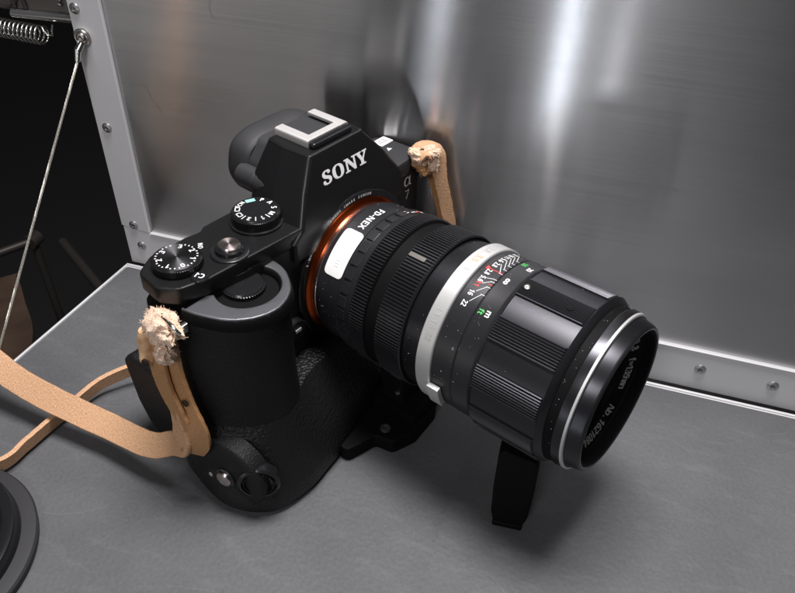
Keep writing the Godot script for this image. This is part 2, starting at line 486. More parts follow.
func build_setting() -> void:
	# dark room under and behind the case
	var b := Mb.new(); b.box(Vector3(0, -610, 0), Vector3(6000, 20, 6000), 0)
	obj("floor", b, M.room_dark).set_meta("kind", "structure")
	# the fold-down shelf
	var s := thing("fold_down_shelf", "aluminium edged fold-down shelf under a dark grey rubber mat", "shelf", Vector3(0, -14, 130))
	var o := Vector3(0, 14, -130)
	b = Mb.new()
	b.prism(PackedVector2Array([Vector2(leaf_x(2) + .3, 2.3), Vector2(430, 2.3), Vector2(430, 330), Vector2(leaf_x(330) + .3, 330)]), -14, -.7, .4, PLAN)
	obj("shelf_board", b, M.trim_alloy, s, o)
	b = Mb.new()
	var mp := rounded([Vector2(leaf_x(2) + 1.7, 3.6), Vector2(429, 3.6), Vector2(429, 329), Vector2(leaf_x(329) + 1.7, 329)], [1.5], 4)
	b.stack([mp, mp, Mb.inset(mp, .35)], [-.9, -.3, 0.0], PLAN, 30)
	for i in b.v.size(): b.uv[i] = Vector2(b.v[i].x, b.v[i].z) / 330.0
	obj("rubber_mat", b, M.mat_rubber, s, o)
	b = Mb.new()
	b.prism(PackedVector2Array([Vector2(leaf_x(1), 1.0), Vector2(430, 1.0), Vector2(430, 2.5), Vector2(leaf_x(1) + 1.4, 2.5)]), -14.2, .35, .35, PLAN)
	obj("edge_strip", b, M.edge_alloy, s, o)
	b = Mb.new()
	b.prism(PackedVector2Array([Vector2(leaf_x(1.05), 1.05), Vector2(leaf_x(2.6) + 1.4, 2.6), Vector2(leaf_x(330) + 1.4, 330), Vector2(leaf_x(330), 330)]), -14.3, .33, .35, PLAN)
	obj("edge_strip", b, M.edge_alloy, s, o)
	# the sheet metal wall with its riveted trim
	var w := thing("case_wall", "brushed aluminium sheet wall with riveted trim behind the camera", "wall", Vector3(90, 0, -8))
	o = Vector3(-90, 0, 8)
	b = Mb.new()
	b.box(Vector3(85, 145, -7), Vector3(640, 370, 4), .3)
	for i in b.v.size(): b.uv[i] = Vector2((b.v[i].x + 250) / 640, (330 - b.v[i].y) / 330)
	obj("metal_sheet", b, M.brushed_sheet, w, o)
	b = Mb.new()
	b.prism(PackedVector2Array([Vector2(-239.6, 26.0), Vector2(-220.6, 23.8), Vector2(-219.4, 330), Vector2(-239.6, 330)]), -5.2, -3.0, .5)
	obj("side_trim", b, M.trim_alloy, w, o)
	b = Mb.new()
	b.prism(rounded([Vector2(-238.7, -1.5), Vector2(410, -1.5), Vector2(410, 23.2), Vector2(-220.6, 23.2), Vector2(-238.7, 25.6)], [1.0, 0, 0, 0, 0], 3), -5.3, -3.2, .5)
	obj("bottom_trim", b, M.trim_alloy, w, o)
	b = Mb.new()   # bright lip on the upper edge of the trim
	b.box(Vector3(95, 23.75, -3.9), Vector3(630, 1.1, 2.6), .35)
	obj("trim_lip", b, M.edge_alloy, w, o)
	b = Mb.new()   # back of the frame, so that the sheet is closed behind
	b.box(Vector3(85, 145, -16), Vector3(648, 374, 13), .5)
	obj("back_panel", b, M.room_dark, w, o)
	var first: MeshInstance3D
	for p in [Vector2(-235.3, 157), Vector2(-233, 91.8), Vector2(-230.6, 27.9), Vector2(-228.2, 13.2), Vector2(102, 12.6), Vector2(137.3, 12.2), Vector2(-233.7, 215), Vector2(-150, 12.6), Vector2(210, 12.4)]:
		if first == null:
			b = Mb.new()
			b.lathe([Vector2(0, 0.01), Vector2(0, 3.0), Vector2(.5, 2.9), Vector2(.95, 2.3), Vector2(1.15, 1.55), Vector2(1.1, 1.35), Vector2(.45, 1.2), Vector2(.42, .01)], 28)
			first = obj("rivet", b, M.rivet_alloy, w)
			var h := Mb.new(); h.lathe([Vector2(.46, .01), Vector2(.46, .9), Vector2(.52, .6), Vector2(.6, .01)], 6)
			obj("rivet_core", h, M.dark_steel, first)
			first.position = (o + Vector3(p.x, p.y, -3.05)) * MM
		else:
			var r: Node3D = first.duplicate(); r.name = "rivet"
			r.position = (o + Vector3(p.x, p.y, -3.05 if p.x < -229 else -3.25)) * MM
			r.rotation.z = p.y * .7
			w.add_child(r, true)

func build_hardware() -> void:
	# stay cable
	var a := Vector3(-233.8, 143, -3.1)
	var c := thing("stay_cable", "thin braided steel stay cable running down from the wall trim", "cable", a)
	var b := Mb.new()
	b.lathe([Vector2(0, .01), Vector2(0, 4.2), Vector2(.8, 4.2), Vector2(.9, 3.2), Vector2(2.6, 3.0), Vector2(3.4, 2.4), Vector2(3.6, 1.6), Vector2(3.0, 1.4), Vector2(2.9, .01)], 28)
	obj("anchor_screw", b, M.steel, c)
	var d1 := Vector3(-236.6, 133.0, 1.5) - a
	var d2 := Vector3(-254.8, -4, 104) - a
	b = Mb.new()
	var ring := []
	for i in 25: ring.append(Vector3(cos(TAU * i / 24) * 3.7, sin(TAU * i / 24) * 3.7, 2.0))
	ring.resize(24)
	b.tube(ring, .85, 8, true)
	b.tube([Vector3(-.2, -3, 2.2), d1 * .62 + Vector3(-.3, 0, 1.6)], 1.7, 10, false, 2.1)
	obj("eyelet", b, M.steel, c)
	b = Mb.new()
	var dir := (d2 - d1).normalized()
	b.tube([d1 * .55 + Vector3(-.3, 0, 1.8), d1 + dir * 2.0], 2.0, 10, false, 1.5)
	obj("ferrule", b, M.bright_metal, c)
	b = Mb.new()
	var side := dir.cross(Vector3.RIGHT).normalized(); var up := side.cross(dir)
	for k in 5:
		var path := []
		for i in 181:
			var t := i / 180.0; var g := t * 110.0 + TAU * k / 5
			path.append(d1.lerp(d2, t) + (side * cos(g) + up * sin(g)) * .42)
		b.tube(path, .33, 5)
	obj("cable_strands", b, M.cable_steel, c)
	b = Mb.new()
	b.lathe([Vector2(0, .01), Vector2(0, 3.4), Vector2(2.4, 3.2), Vector2(3.0, 2.0), Vector2(3.0, .01)], 20, Transform3D(Basis(Vector3(0, 0, 1), Vector3(0, 1, 0), Vector3(-1, 0, 0)), d2 + Vector3(3.6, 0, 0)))
	obj("lower_anchor", b, M.steel, c)
	# spring and its bracket beside the trim
	var s := thing("coil_spring", "small steel coil spring hooked beside the upper wall trim", "spring", Vector3(-284, 138, -10))
	b = Mb.new()
	var path := []
	for i in 16 * 14 + 1:
		var g := TAU * i / 16.0
		path.append(Vector3(-20 + i / 16.0 * 2.75, cos(g) * 4.6 - i * .006, sin(g) * 4.6))
	var e: Vector3 = path[path.size() - 1]
	path.append_array([e + Vector3(1.5, -1.5, 1.0), e + Vector3(3.2, -4.0, .5), e + Vector3(5.5, -3.6, 0), e + Vector3(6.2, -.8, 0), e + Vector3(7.5, 2.2, 0)])
	b.tube(path, .72, 7)
	obj("coil", b, M.steel, s)
	var r := thing("hinge_bracket", "dark steel hinge bracket with a round rod beside the wall trim", "bracket", Vector3(-270, 146, -12))
	b = Mb.new(); b.tube([Vector3(-14, 0, 0), Vector3(29, 1.5, 0)], 2.3, 14)
	obj("rod", b, M.rivet_alloy, r)
	b = Mb.new()
	b.prism(rounded(rect(-38, 1, 22, 44), [4], 5), -3.5, -1.5, .4)
	obj("plate", b, M.dark_steel, r)
	b = Mb.new()
	path = []
	for i in 20: path.append(Vector3(-20 + cos(TAU * i / 20) * 12, 14 + sin(TAU * i / 20) * 12, -.8))
	b.tube(path, .8, 8, true)
	b.tube([Vector3(-12, 3, -.6), Vector3(-16, 34, -.6)], 1.0, 8)
	b.tube([Vector3(-5, 3, -.6), Vector3(-10, 34, -.6)], 1.0, 8)
	obj("wire_ring", b, M.stand_metal, r)
	b = Mb.new()
	for i in 7: b.box(Vector3(18.0 + i * .35, 8 + i * 2.6, -.6), Vector3(2.0, 1.6, 2.2), .3)
	obj("ratchet_teeth", b, M.steel, r)
	b = Mb.new(); b.box(Vector3(-6, 36, -1), Vector3(7, 9, 5), .8)
	obj("lug_block", b, M.rivet_alloy, r)
	# dim things in the dark left of the shelf
	var f := thing("folding_stand", "dim folding metal stand in the dark left of the shelf", "stand", Vector3(-560, -600, -190))
	var org := Vector3(560, 600, 190)
	b = Mb.new(); b.tube([Vector3(-700, -255, -150), Vector3(-612, -250, -279)], 5, 12)
	obj("brace", b, M.stand_metal, f, org)
	b = Mb.new(); b.tube([Vector3(-578, -250, -287), Vector3(-440, -250, -198)], 5.5, 12)
	b.tube([Vector3(-440, -250, -198), Vector3(-420, -592, -180)], 5.5, 12)
	obj("leg", b, M.stand_metal, f, org)
	b = Mb.new(); b.lathe([Vector2(-8, .01), Vector2(-8, 9), Vector2(8, 9), Vector2(8, .01)], 20, Transform3D(Basis.IDENTITY, Vector3(-614, -250, -279)))
	obj("joint", b, M.stand_metal, f, org)
	b = Mb.new(); b.tube([Vector3(-614, -250, -279), Vector3(-620, -592, -290)], 5, 12)
	obj("leg", b, M.stand_metal, f, org)
	var w := thing("brown_board", "brown board with a rounded corner in the dark below the shelf", "board", Vector3(-460, -150, -40))
	b = Mb.new()
	b.prism(loop([Vector2(-20, -68), Vector2(-8, -73), Vector2(22, -47), Vector2(62, -7), Vector2(90, 60), Vector2(20, 90), Vector2(-110, 40)], 6), -8, 0, .3, PLAN)
	obj("board", b, M.brown_board, w)

# ------------------------------------------------------------------ the camera
func build_camera() -> void:
	var c := thing("camera", "black mirrorless camera on a battery grip with a long black vintage lens", "camera", Vector3(-62.943, 0, 52.066), 1.206)
	var b := Mb.new()
	# main body: front, back and right end
	var plan := rounded([Vector2(-88, -34), Vector2(51, -34), Vector2(51, -5), Vector2(38, -4), Vector2(-60, -4), Vector2(-88, -8)], [7, 9, 5, 4, 6, 8], 7)
	b.stack([Mb.inset(plan, .8), plan, plan, Mb.inset(plan, 1.0)], [0, 1, 60.5, 61.5], PLAN, 45)
	var body := obj("camera_body", b, M.black_plastic, c, BASE)
	# top plate left of the hump
	b = Mb.new()
	plan = rounded([Vector2(-93.5, -29), Vector2(-84, -34.5), Vector2(-67, -34.5), Vector2(-60, -33.2), Vector2(-57, -35.2), Vector2(-26, -35), Vector2(-26, -2.6), Vector2(-38, -3.4), Vector2(-64, -4.8), Vector2(-78, -5.6), Vector2(-90, -9.0), Vector2(-95, -16)], [6, 3, 2, 3, 3, 2, 2, 4, 5, 5, 5, 7], 6)
	b.stack([Mb.inset(plan, 1.2), plan, plan, Mb.inset(plan, .25), Mb.inset(plan, .9)], [57.5, 59.5, 65.2, 65.8, 66.0], PLAN, 40)
	obj("top_plate", b, M.hump_black, c, BASE)
	# right shoulder
	b = Mb.new()
	plan = rounded([Vector2(20, -33), Vector2(50.5, -31.5), Vector2(51, -8), Vector2(40, -4.5), Vector2(20, -3.5)], [2, 8, 6, 5, 2], 6)
	b.stack([plan, plan, Mb.inset(plan, .4), Mb.inset(plan, 1.3)], [56, 66.0, 67.2, 67.7], PLAN, 40)
	obj("right_shoulder", b, M.rubber, c, BASE)
	build_hump(c)
	build_dials(c)
	build_grips(c)
	build_mount_and_lens(c)
	# markings on the front of the right shoulder
	b = Mb.new()
	flat_print(b, letters("α", 6.5, "Droid Serif", false, 1.1), Transform3D(Basis.IDENTITY, Vector3(38.6, 57.5, -3.7)))
	flat_print(b, letters("7", 4.6, "Droid Sans"), Transform3D(Basis.IDENTITY, Vector3(38.8, 49.5, -3.85)))
	obj("front_marking", b, M.grey_print, c, BASE)
	# white sticker on top of the right shoulder
	b = Mb.new()
	b.prism(rounded(rect(41.2, 21.6, 49.8, 28.0), [.6], 3), 67.72, 67.92, .05, UP)
	var st := obj("sticker", b, M.label_paper, c, BASE)
	b = Mb.new()
	flat_print(b, letters("4A", 3.6, "Droid Sans", true), Transform3D(Basis(Vector3(1, 0, 0), Vector3(0, 0, -1), Vector3(0, 1, 0)), Vector3(45.5, 67.96, -24.8)))
	obj("sticker_print", b, M.pale_print, st)
	b = Mb.new()
	flat_print(b, [Vector2(-1.6, -1), Vector2(1.6, -.6), Vector2(.2, 1.6)], Transform3D(Basis(Vector3(1, 0, 0), Vector3(0, 0, -1), Vector3(0, 1, 0)), Vector3(41.6, 67.76, -17.6)))
	obj("plate_marking", b, M.white_print, c, BASE)

func build_hump(c: Node3D) -> void:
	var b := Mb.new()
	# prism house: wide at the foot, leaning back to a narrow top
	var low := PackedVector2Array([Vector2(-31, -36), Vector2(31, -36), Vector2(36, -22), Vector2(34.5, -3.0), Vector2(-33, -2.2), Vector2(-35, -20)])
	var mid := PackedVector2Array([Vector2(-26, -37), Vector2(26, -37), Vector2(27, -24), Vector2(25.5, -7.0), Vector2(-25.5, -6.6), Vector2(-27, -22)])
	var top := PackedVector2Array([Vector2(-17, -37), Vector2(17, -37), Vector2(17.5, -26), Vector2(16.6, -11.0), Vector2(-17.4, -10.8), Vector2(-18.5, -26)])
	var rr := [3, 3, 4, 2.4, 2.4, 4]
	var L := rounded(Array(low), rr, 4); var Md := rounded(Array(mid), rr, 4); var T := rounded(Array(top), rr, 4)
	var foot := rounded([Vector2(-33, -36), Vector2(33, -36), Vector2(36, -22), Vector2(33.5, -2.8), Vector2(-38, -1.8), Vector2(-38, -20)], rr, 4)
	b.stack([foot, foot, L, Md, T, Mb.inset(T, .4), Mb.inset(T, 1.3)], [52, 60.5, 64.5, 78.0, 88.8, 89.6, 90.0], PLAN, 24)
	obj("viewfinder_hump", b, M.hump_black, c, BASE)
	# maker's name on the sloping front
	b = Mb.new()
	var n := Vector3(0, .26, 1).normalized(); var up := Vector3(0, 1, -.26).normalized()
	for k in 4: flat_print(b, letters("SONY", 5.9, "Droid Serif", true, 1.2), Transform3D(Basis(Vector3.RIGHT, up, n), Vector3(-.4 + [0.0, .3, 0.0, .3][k], 79.6 + [0.0, 0.0, .22, .22][k], -7.0 + k * .004)))
	obj("front_lettering", b, M.white_print, c, BASE)
	# eyecup: a soft rounded frame behind
	b = Mb.new()
	var oval := loop([Vector2(-24.5, 68), Vector2(-24.6, 75), Vector2(-21.5, 83.5), Vector2(-13, 87.6), Vector2(0, 88.1), Vector2(13, 87.6), Vector2(21, 83.5), Vector2(24, 75), Vector2(24, 68), Vector2(19.5, 61.2), Vector2(11, 59.8), Vector2(-12, 59.8), Vector2(-20.5, 61.2)], 6)
	b.stack([Mb.inset(oval, 2), oval, oval, Mb.inset(oval, 1.0), Mb.inset(oval, 2.6), Mb.inset(oval, 4.4), Mb.inset(oval, 5.2)], [-44, -46, -53, -56, -57.2, -56, -52], Transform3D.IDENTITY, 50)
	obj("eyecup", b, M.rubber, c, BASE)
	b = Mb.new()
	var neck := rounded([Vector2(-22.5, 62), Vector2(22, 62), Vector2(22, 78), Vector2(15, 86.8), Vector2(-14.5, 86.8), Vector2(-22.5, 78)], [6, 6, 7, 7, 7, 7], 6)
	b.stack([neck, neck], [-46, -34], Transform3D.IDENTITY, 50)
	obj("eyepiece_housing", b, M.rubber, c, BASE)
	# dioptre knob: ridged wheel on the left of the eyepiece
	b = Mb.new()
	b.lathe([Vector2(-53, .01), Vector2(-53, 4.2), Vector2(-52.2, 5.0), Vector2(-42, 5.0), Vector2(-41.4, 4.5), Vector2(-40.8, 5.0), Vector2(-29, 4.9), Vector2(-27.6, 4.0), Vector2(-27.4, .01)], 40, Transform3D(Basis.IDENTITY, Vector3(-24.0, 72.6, 5.8)))
	obj("dioptre_knob", b, M.rubber, c, BASE)
	# accessory shoe: bent plate, two rails joined at the front
	b = Mb.new()
	b.prism(rounded(rect(-11.6, 17.2, 11.6, 37), [1.2], 4), 89.8, 90.9, .2, UP)
	var shoe := obj("accessory_shoe", b, M.rubber, c, BASE)
	b = Mb.new()
	for s in [-1, 1]:
		var prof := rounded([Vector2(7.6, 91.9), Vector2(10.8, 91.9), Vector2(10.8, 89.9), Vector2(12.4, 89.9), Vector2(12.4, 93.4), Vector2(7.6, 93.4)], [.3, .3, .3, .4, 1.1, .4], 5)
		if s < 0:
			for i in prof.size(): prof[i].x = -prof[i].x
		b.prism(prof, -36.2, -16.6, .12)
	b.prism(PackedVector2Array([Vector2(-7.62, 16.8), Vector2(7.62, 16.8), Vector2(7.62, 20.6), Vector2(-7.62, 20.6)]), 91.9, 93.28, .15, UP)
	obj("shoe_rails", b, M.shoe_metal, shoe)
	b = Mb.new()
	b.prism(rounded(rect(-12.0, -17.4, 12.0, -13.2), [1.9], 4), 89.7, 92.6, .8, PLAN)
	obj("shoe_stop", b, M.gloss_black, shoe)

func radial(b: Mb, text, cap: float, centre: Vector3, r: float, deg: float, tops_out := true, font := "Droid Sans", bold := true) -> void:
	# deg turns clockwise seen from above, starting from -z (the back)
	var a := deg_to_rad(deg)
	var out := Vector3(sin(a), 0, -cos(a)); var right := Vector3(cos(a), 0, sin(a))
	if not tops_out: out = -out; right = -right
	var p := centre + Vector3(sin(a), 0, -cos(a)) * r
	flat_print(b, letters(text, cap, font, bold) if text is String else text, Transform3D(Basis(right, out, right.cross(out)), p))

func build_dials(c: Node3D) -> void:
	# exposure dial at the corner
	var at := Vector3(-80.4, 66, -21.4)
	var b := Mb.new()
	var prof := [Vector2(0, .01), Vector2(0, 9.2), Vector2(.5, 9.6), Vector2(3.4, 9.6), Vector2(4.0, 9.0)]
	b.lathe(prof, 96, faces(Vector3.RIGHT, Vector3.FORWARD, Vector3.ZERO), 25)
	knurl(b, 9.45, 9.85, .6, 3.5, 64, faces(Vector3.RIGHT, Vector3.FORWARD, Vector3.ZERO))
	var d := obj("exposure_dial", b, M.gloss_black, c, BASE + at)
	b = Mb.new(); b.lathe([Vector2(4.0, 9.02), Vector2(4.05, 4.0), Vector2(4.06, .01)], 96, faces(Vector3.RIGHT, Vector3.FORWARD, Vector3.ZERO), 60)
	obj("dial_face", b, M.spun_metal, d)
	b = Mb.new()
	for k in 7:
		var txt: String = ["3", "2", "1", "0", "1", "2", "3"][k]
		radial(b, txt, 2.3, Vector3(0, 4.12, 0), 6.6, 51 + k * 49.0)
		for q in 3: radial(b, strip(0, -.35, 0, .35, .5, 1), 1, Vector3(0, 4.12, 0), 7.9, 51 + k * 49.0 + 12.2 * (q + 1))
	obj("dial_numbers", b, M.white_print, d)
	# mode dial
	at = Vector3(-40.0, 66, -21.0)
	b = Mb.new()
	b.lathe([Vector2(0, .01), Vector2(0, 11.2), Vector2(1.0, 11.2), Vector2(1.2, 10.3), Vector2(5.4, 9.95), Vector2(6.0, 9.4), Vector2(6.05, 8.8), Vector2(6.0, .01)], 96, faces(Vector3.RIGHT, Vector3.FORWARD, Vector3.ZERO), 25)
	knurl(b, 10.0, 10.35, 1.6, 5.2, 72, faces(Vector3.RIGHT, Vector3.FORWARD, Vector3.ZERO))
	d = obj("mode_dial", b, M.gloss_black, c, BASE + at)
	b = Mb.new()
	var marks := [["P", 63.0], ["A", 95.0], ["S", 129.0], ["M", 163.0], ["1", 200.0], ["2", 243.0], ["SCN", 345.0]]
	for m in marks: radial(b, m[0], 2.2 if m[0] != "SCN" else 1.9, Vector3(0, 6.1, 0), 7.5, m[1])
	for m in [323.0, 357.0]:     # film strip and wide view signs
		var g: float = m - 40.0
		for e in [[-1.3, -.9, 1.3, -.9], [-1.3, .9, 1.3, .9], [-1.3, -.9, -1.3, .9], [1.3, -.9, 1.3, .9]]: radial(b, strip(e[0], e[1], e[2], e[3], .4, 1), 1, Vector3(0, 6.1, 0), 7.4, g)
	for m in [222.0, 240.0, 262.0, 302.0]: radial(b, strip(0, -1.4, 0, 1.4, .35, 1), 1, Vector3(0, 6.1, 0), 7.5, m - 40.0)
	obj("dial_letters", b, M.white_print, d)
	b = Mb.new(); radial(b, strip(-2.0, 0, 2.0, 0, 2.2, 1), 1, Vector3(0, 6.11, 0), 7.2, 25.0)
	obj("auto_mark", b, M.teal_print, d)
	# index dot beside the dial
	b = Mb.new(); b.prism(circle(Vector2(-26.8, 24.5), .8, 16), 66.0, 66.08, 0, UP)
	obj("index_dot", b, M.white_print, c, BASE)
	# shutter button in its collar
	at = Vector3(-62.0, 66, -12.6)
	b = Mb.new(); b.lathe([Vector2(0, .01), Vector2(0, 8.0), Vector2(.7, 7.7), Vector2(1.0, 7.0), Vector2(1.1, 5.9), Vector2(2.6, 5.6), Vector2(3.1, 5.0), Vector2(3.1, .01)], 64, faces(Vector3.RIGHT, Vector3.FORWARD, Vector3.ZERO), 30)
	d = obj("shutter_collar", b, M.gloss_black, c, BASE + at)
	b = Mb.new(); b.lathe([Vector2(3.0, 4.5), Vector2(3.9, 4.5), Vector2(4.3, 4.15), Vector2(4.4, 2.8), Vector2(4.35, .01)], 64, faces(Vector3.RIGHT, Vector3.FORWARD, Vector3.ZERO), 30)
	obj("shutter_button", b, M.spun_silver, d)
	# custom button and the on-off marks
	b = Mb.new(); b.lathe([Vector2(0, .01), Vector2(0, 3.6), Vector2(.5, 3.4), Vector2(.9, 2.9), Vector2(.95, .01)], 40, faces(Vector3.RIGHT, Vector3.FORWARD, Vector3.ZERO), 30)
	d = obj("custom_button", b, M.gloss_black, c, BASE + Vector3(-80.2, 66, -5.6 - 3.2))
	b = Mb.new()
	flat_print(b, letters("C1", 2.6, "Droid Sans", true), Transform3D(Basis(Vector3(-.35, 0, -.94), Vector3(.94, 0, -.35), Vector3.UP).orthonormalized(), Vector3(0, 1.02, 0)))
	obj("button_print", b, M.white_print, d)
	b = Mb.new()
	flat_print(b, letters("ON", 1.9, "Droid Sans", true), Transform3D(Basis(Vector3(.6, 0, -.8), Vector3(-.8, 0, -.6), Vector3.UP).orthonormalized(), Vector3(-66.5, 66.06, -25.0)))
	obj("plate_marking", b, M.white_print, c, BASE)

func knurl(b: Mb, r0: float, r1: float, z0: float, z1: float, teeth: int, T := Transform3D.IDENTITY, a0 := 0.0, a1 := TAU) -> void:
	var rings := []
	for zz in [[z0, r0], [z0 + .15, r1], [z1 - .15, r1], [z1, r0]]:
		var q := []
		for i in teeth:
			for f in [0.0, .22, .5, .72]:
				var a = a0 + (a1 - a0) * (i + f) / teeth
				var r: float = zz[1] if f > .1 and f < .6 else r0
				q.append(T * Vector3(sin(a) * r, cos(a) * r, zz[0]))
		rings.append(q)
	var m: int = rings[0].size()
	for i in 3:
		for j in m:
			var j2 := (j + 1) % m
			b.quad(rings[i][j], rings[i][j2], rings[i + 1][j2], rings[i + 1][j])
	b.close(25.0)

func build_grips(c: Node3D) -> void:
	# hand grip of the body
	var b := Mb.new()
	var g := loop([Vector2(-90, -31), Vector2(-58, -31), Vector2(-47, -18), Vector2(-45.5, -6), Vector2(-48.5, 4), Vector2(-56, 13), Vector2(-66, 17), Vector2(-77, 14.6), Vector2(-85.5, 7.5), Vector2(-91.5, -3.5), Vector2(-94.5, -16)], 7)
	b.stack([Mb.inset(g, -.6), g, Mb.inset(g, .4), g, Mb.inset(g, .2)], [-.5, 6, 26, 48, 52.6], PLAN, 40)
	obj("hand_grip", b, M.grip_rubber, c, BASE)
	# sloping grey cover on top of the grip with the front dial let into it
	b = Mb.new()
	var tilt := Transform3D(Basis(Vector3.RIGHT, .05), Vector3(0, .1, 0)) * PLAN
	var grip_top := func(d: float) -> PackedVector2Array:
		var rim := [Vector2(-46.3, -9.5), Vector2(-46.6, -2), Vector2(-49.2, 4.6), Vector2(-56, 12.8), Vector2(-66, 16.7), Vector2(-76.6, 14.3), Vector2(-85, 7.2), Vector2(-90.6, -3.6), Vector2(-92.6, -11)]
		var q := PackedVector2Array()
		for i in rim.size() - 1:
			for k in 7: q.append(rim[i].cubic_interpolate(rim[i + 1], rim[maxi(i - 1, 0)], rim[mini(i + 2, rim.size() - 1)], k / 7.0))
		q.append(rim[8])
		q = Mb.inset(q, d)
		q.append(Vector2(-80, -11 + d))
		for i in 29:
			var t := deg_to_rad(205.0 - 226.0 * i / 28)
			q.append(Vector2(-65.5 + cos(t) * (12.4 + d), -2.6 + sin(t) * (11.2 + d)))
		return q
	b.stack([grip_top.call(0.0), grip_top.call(.2), grip_top.call(.7), grip_top.call(1.4)], [52.5, 54.8, 56.6, 57.4], tilt, 50)
	obj("grip_rim", b, M.groove_black, c, BASE)
	b = Mb.new()
	b.stack([grip_top.call(1.2), grip_top.call(1.2), grip_top.call(1.4), grip_top.call(1.8)], [53.5, 57.4, 57.75, 57.9], tilt, 40)
	obj("grip_cover", b, M.grey_metal, c, BASE)
	b = Mb.new()
	b.lathe([Vector2(0, .01), Vector2(0, 13.6), Vector2(.35, 13.6), Vector2(.5, 13.4), Vector2(.5, .01)], 56, Transform3D(Basis(Vector3.RIGHT, .05), Vector3(-65.2, 54.3, -2.6)) * faces(Vector3.RIGHT, Vector3.FORWARD, Vector3.ZERO), 30)
	obj("dial_recess", b, M.groove_black, c, BASE)
	b = Mb.new()
	var T := Transform3D(Basis(Vector3.RIGHT, .05), Vector3(-64.8, 54.6, -3.4)) * faces(Vector3.RIGHT, Vector3.FORWARD, Vector3.ZERO)
	b.lathe([Vector2(0, .01), Vector2(0, 8.4), Vector2(2.0, 8.4), Vector2(2.6, 7.8), Vector2(2.7, .01)], 56, T, 30)
	knurl(b, 8.3, 8.75, .3, 2.1, 48, T)
	obj("front_dial", b, M.gloss_black, c, BASE)
	# battery grip underneath
	b = Mb.new()
	var f0 := [Vector2(-88, -32), Vector2(-60, -33), Vector2(20, -33), Vector2(45, -30), Vector2(47, -6), Vector2(10, 4), Vector2(-14, 6), Vector2(-42, 8), Vector2(-55, 13.4), Vector2(-66, 17.4), Vector2(-78, 14.6), Vector2(-91, -1), Vector2(-94.6, -15)]
	var f1 := [Vector2(-88, -32), Vector2(-60, -34), Vector2(20, -33), Vector2(43, -30), Vector2(45, -4), Vector2(14, 8), Vector2(-12, 17), Vector2(-36, 20), Vector2(-52, 22), Vector2(-67, 24.5), Vector2(-84, 20), Vector2(-95, 4), Vector2(-96, -14)]
	var f2 := [Vector2(-88, -32), Vector2(-60, -34), Vector2(20, -33), Vector2(41, -30), Vector2(43, -3), Vector2(16, 9), Vector2(-10, 18), Vector2(-34, 23), Vector2(-52, 26), Vector2(-68, 28), Vector2(-86, 24), Vector2(-97, 8), Vector2(-96, -14)]
	var P0 := loop(f0, 7); var P1 := loop(f1, 7); var P2 := loop(f2, 7)
	b.stack([Mb.inset(P0, .8), P0, P1, P2, P2, Mb.inset(P2, 2.0)], [0, -1.0, -20, -34, -42.5, -45.8], PLAN, 50)
	var vg := obj("battery_grip", b, M.leatherette, c, BASE)
	# smooth control cap round the vertical release
	b = Mb.new()
	var nx := Vector3(-.985, .0, .17).normalized()
	var face := faces(Vector3.UP.cross(nx).normalized(), Vector3.UP, Vector3(-94.6, -24.5, 6.5))
	b.lathe([Vector2(-8, 19), Vector2(-1.6, 18.2), Vector2(-.6, 17.2), Vector2(.2, 14.5), Vector2(.8, 9), Vector2(1.0, .01)], 48, face, 50)
	obj("control_cap", b, M.grip_rubber, vg)
	b = Mb.new()
	b.lathe([Vector2(0, 5.0), Vector2(1.6, 5.0), Vector2(1.9, 4.5), Vector2(1.9, 3.8)], 40, face, 30)
	obj("release_collar", b, M.gloss_black, vg)
	b = Mb.new()
	b.lathe([Vector2(.5, 3.7), Vector2(2.6, 3.7), Vector2(3.0, 3.4), Vector2(3.15, 2.4), Vector2(3.2, .01)], 40, face, 30)
	obj("vertical_release", b, M.spun_silver, vg)
	b = Mb.new()
	b.lathe([Vector2(0, 1.2), Vector2(1.7, 1.2), Vector2(1.9, .9), Vector2(1.9, .01)], 24, face.translated_local(Vector3(-8.6, -3.6, -.6)), 30)
	obj("index_stud", b, M.grey_print, vg)
	b = Mb.new()
	var nf := Vector3(-.72, .1, .69).normalized()
	var face2 := faces(Vector3.UP.cross(nf).normalized(), Vector3.UP, Vector3(-89.5, -23, 21.0))
	b.lathe([Vector2(-4, 9), Vector2(.2, 9), Vector2(.8, 8.4), Vector2(.9, 7.6), Vector2(-.6, 7.2), Vector2(-.6, .01)], 48, face2, 30)
	knurl(b, 6.2, 6.6, -.6, 1.0, 36, face2)
	obj("control_dial", b, M.gloss_black, vg)
	# padded rear thumb rest
	b = Mb.new()
	var side := rounded([Vector2(-32, 6), Vector2(-57, 5), Vector2(-64, 0), Vector2(-60, -24), Vector2(-54, -36), Vector2(-46, -40), Vector2(-32, -40)], [4, 6, 6, 8, 8, 7, 4], 6)
	b.prism(side, 50, 92, 2.0, Transform3D(Basis(Vector3(0, 0, 1), Vector3(0, 1, 0), Vector3(-1, 0, 0)), Vector3.ZERO))
	obj("thumb_rest", b, M.grip_rubber, vg)
	# tripod plate under it all, with its notched front corner
	b = Mb.new()
	var pl := rounded([Vector2(-30, -24), Vector2(14, -24), Vector2(14, 38), Vector2(4, 44), Vector2(-14, 46), Vector2(-26, 42), Vector2(-28, 33), Vector2(-36, 31), Vector2(-43, 29), Vector2(-44, 24), Vector2(-30, 20)], [4, 4, 6, 6, 6, 4, 3, 3, 3, 3, 4], 5)
	b.prism(pl, -45.95, -37.5, .8, PLAN)
	var plate := obj("tripod_plate", b, M.groove_black, c, BASE)
	b = Mb.new()
	b.lathe([Vector2(0, .01), Vector2(0, 2.6), Vector2(1.0, 2.4), Vector2(1.2, 1.5), Vector2(.5, 1.2), Vector2(.5, .01)], 24, Transform3D(PLAN.basis, Vector3(-22, -37.5, 34)), 30)
	obj("plate_screw", b, M.dark_steel, plate)
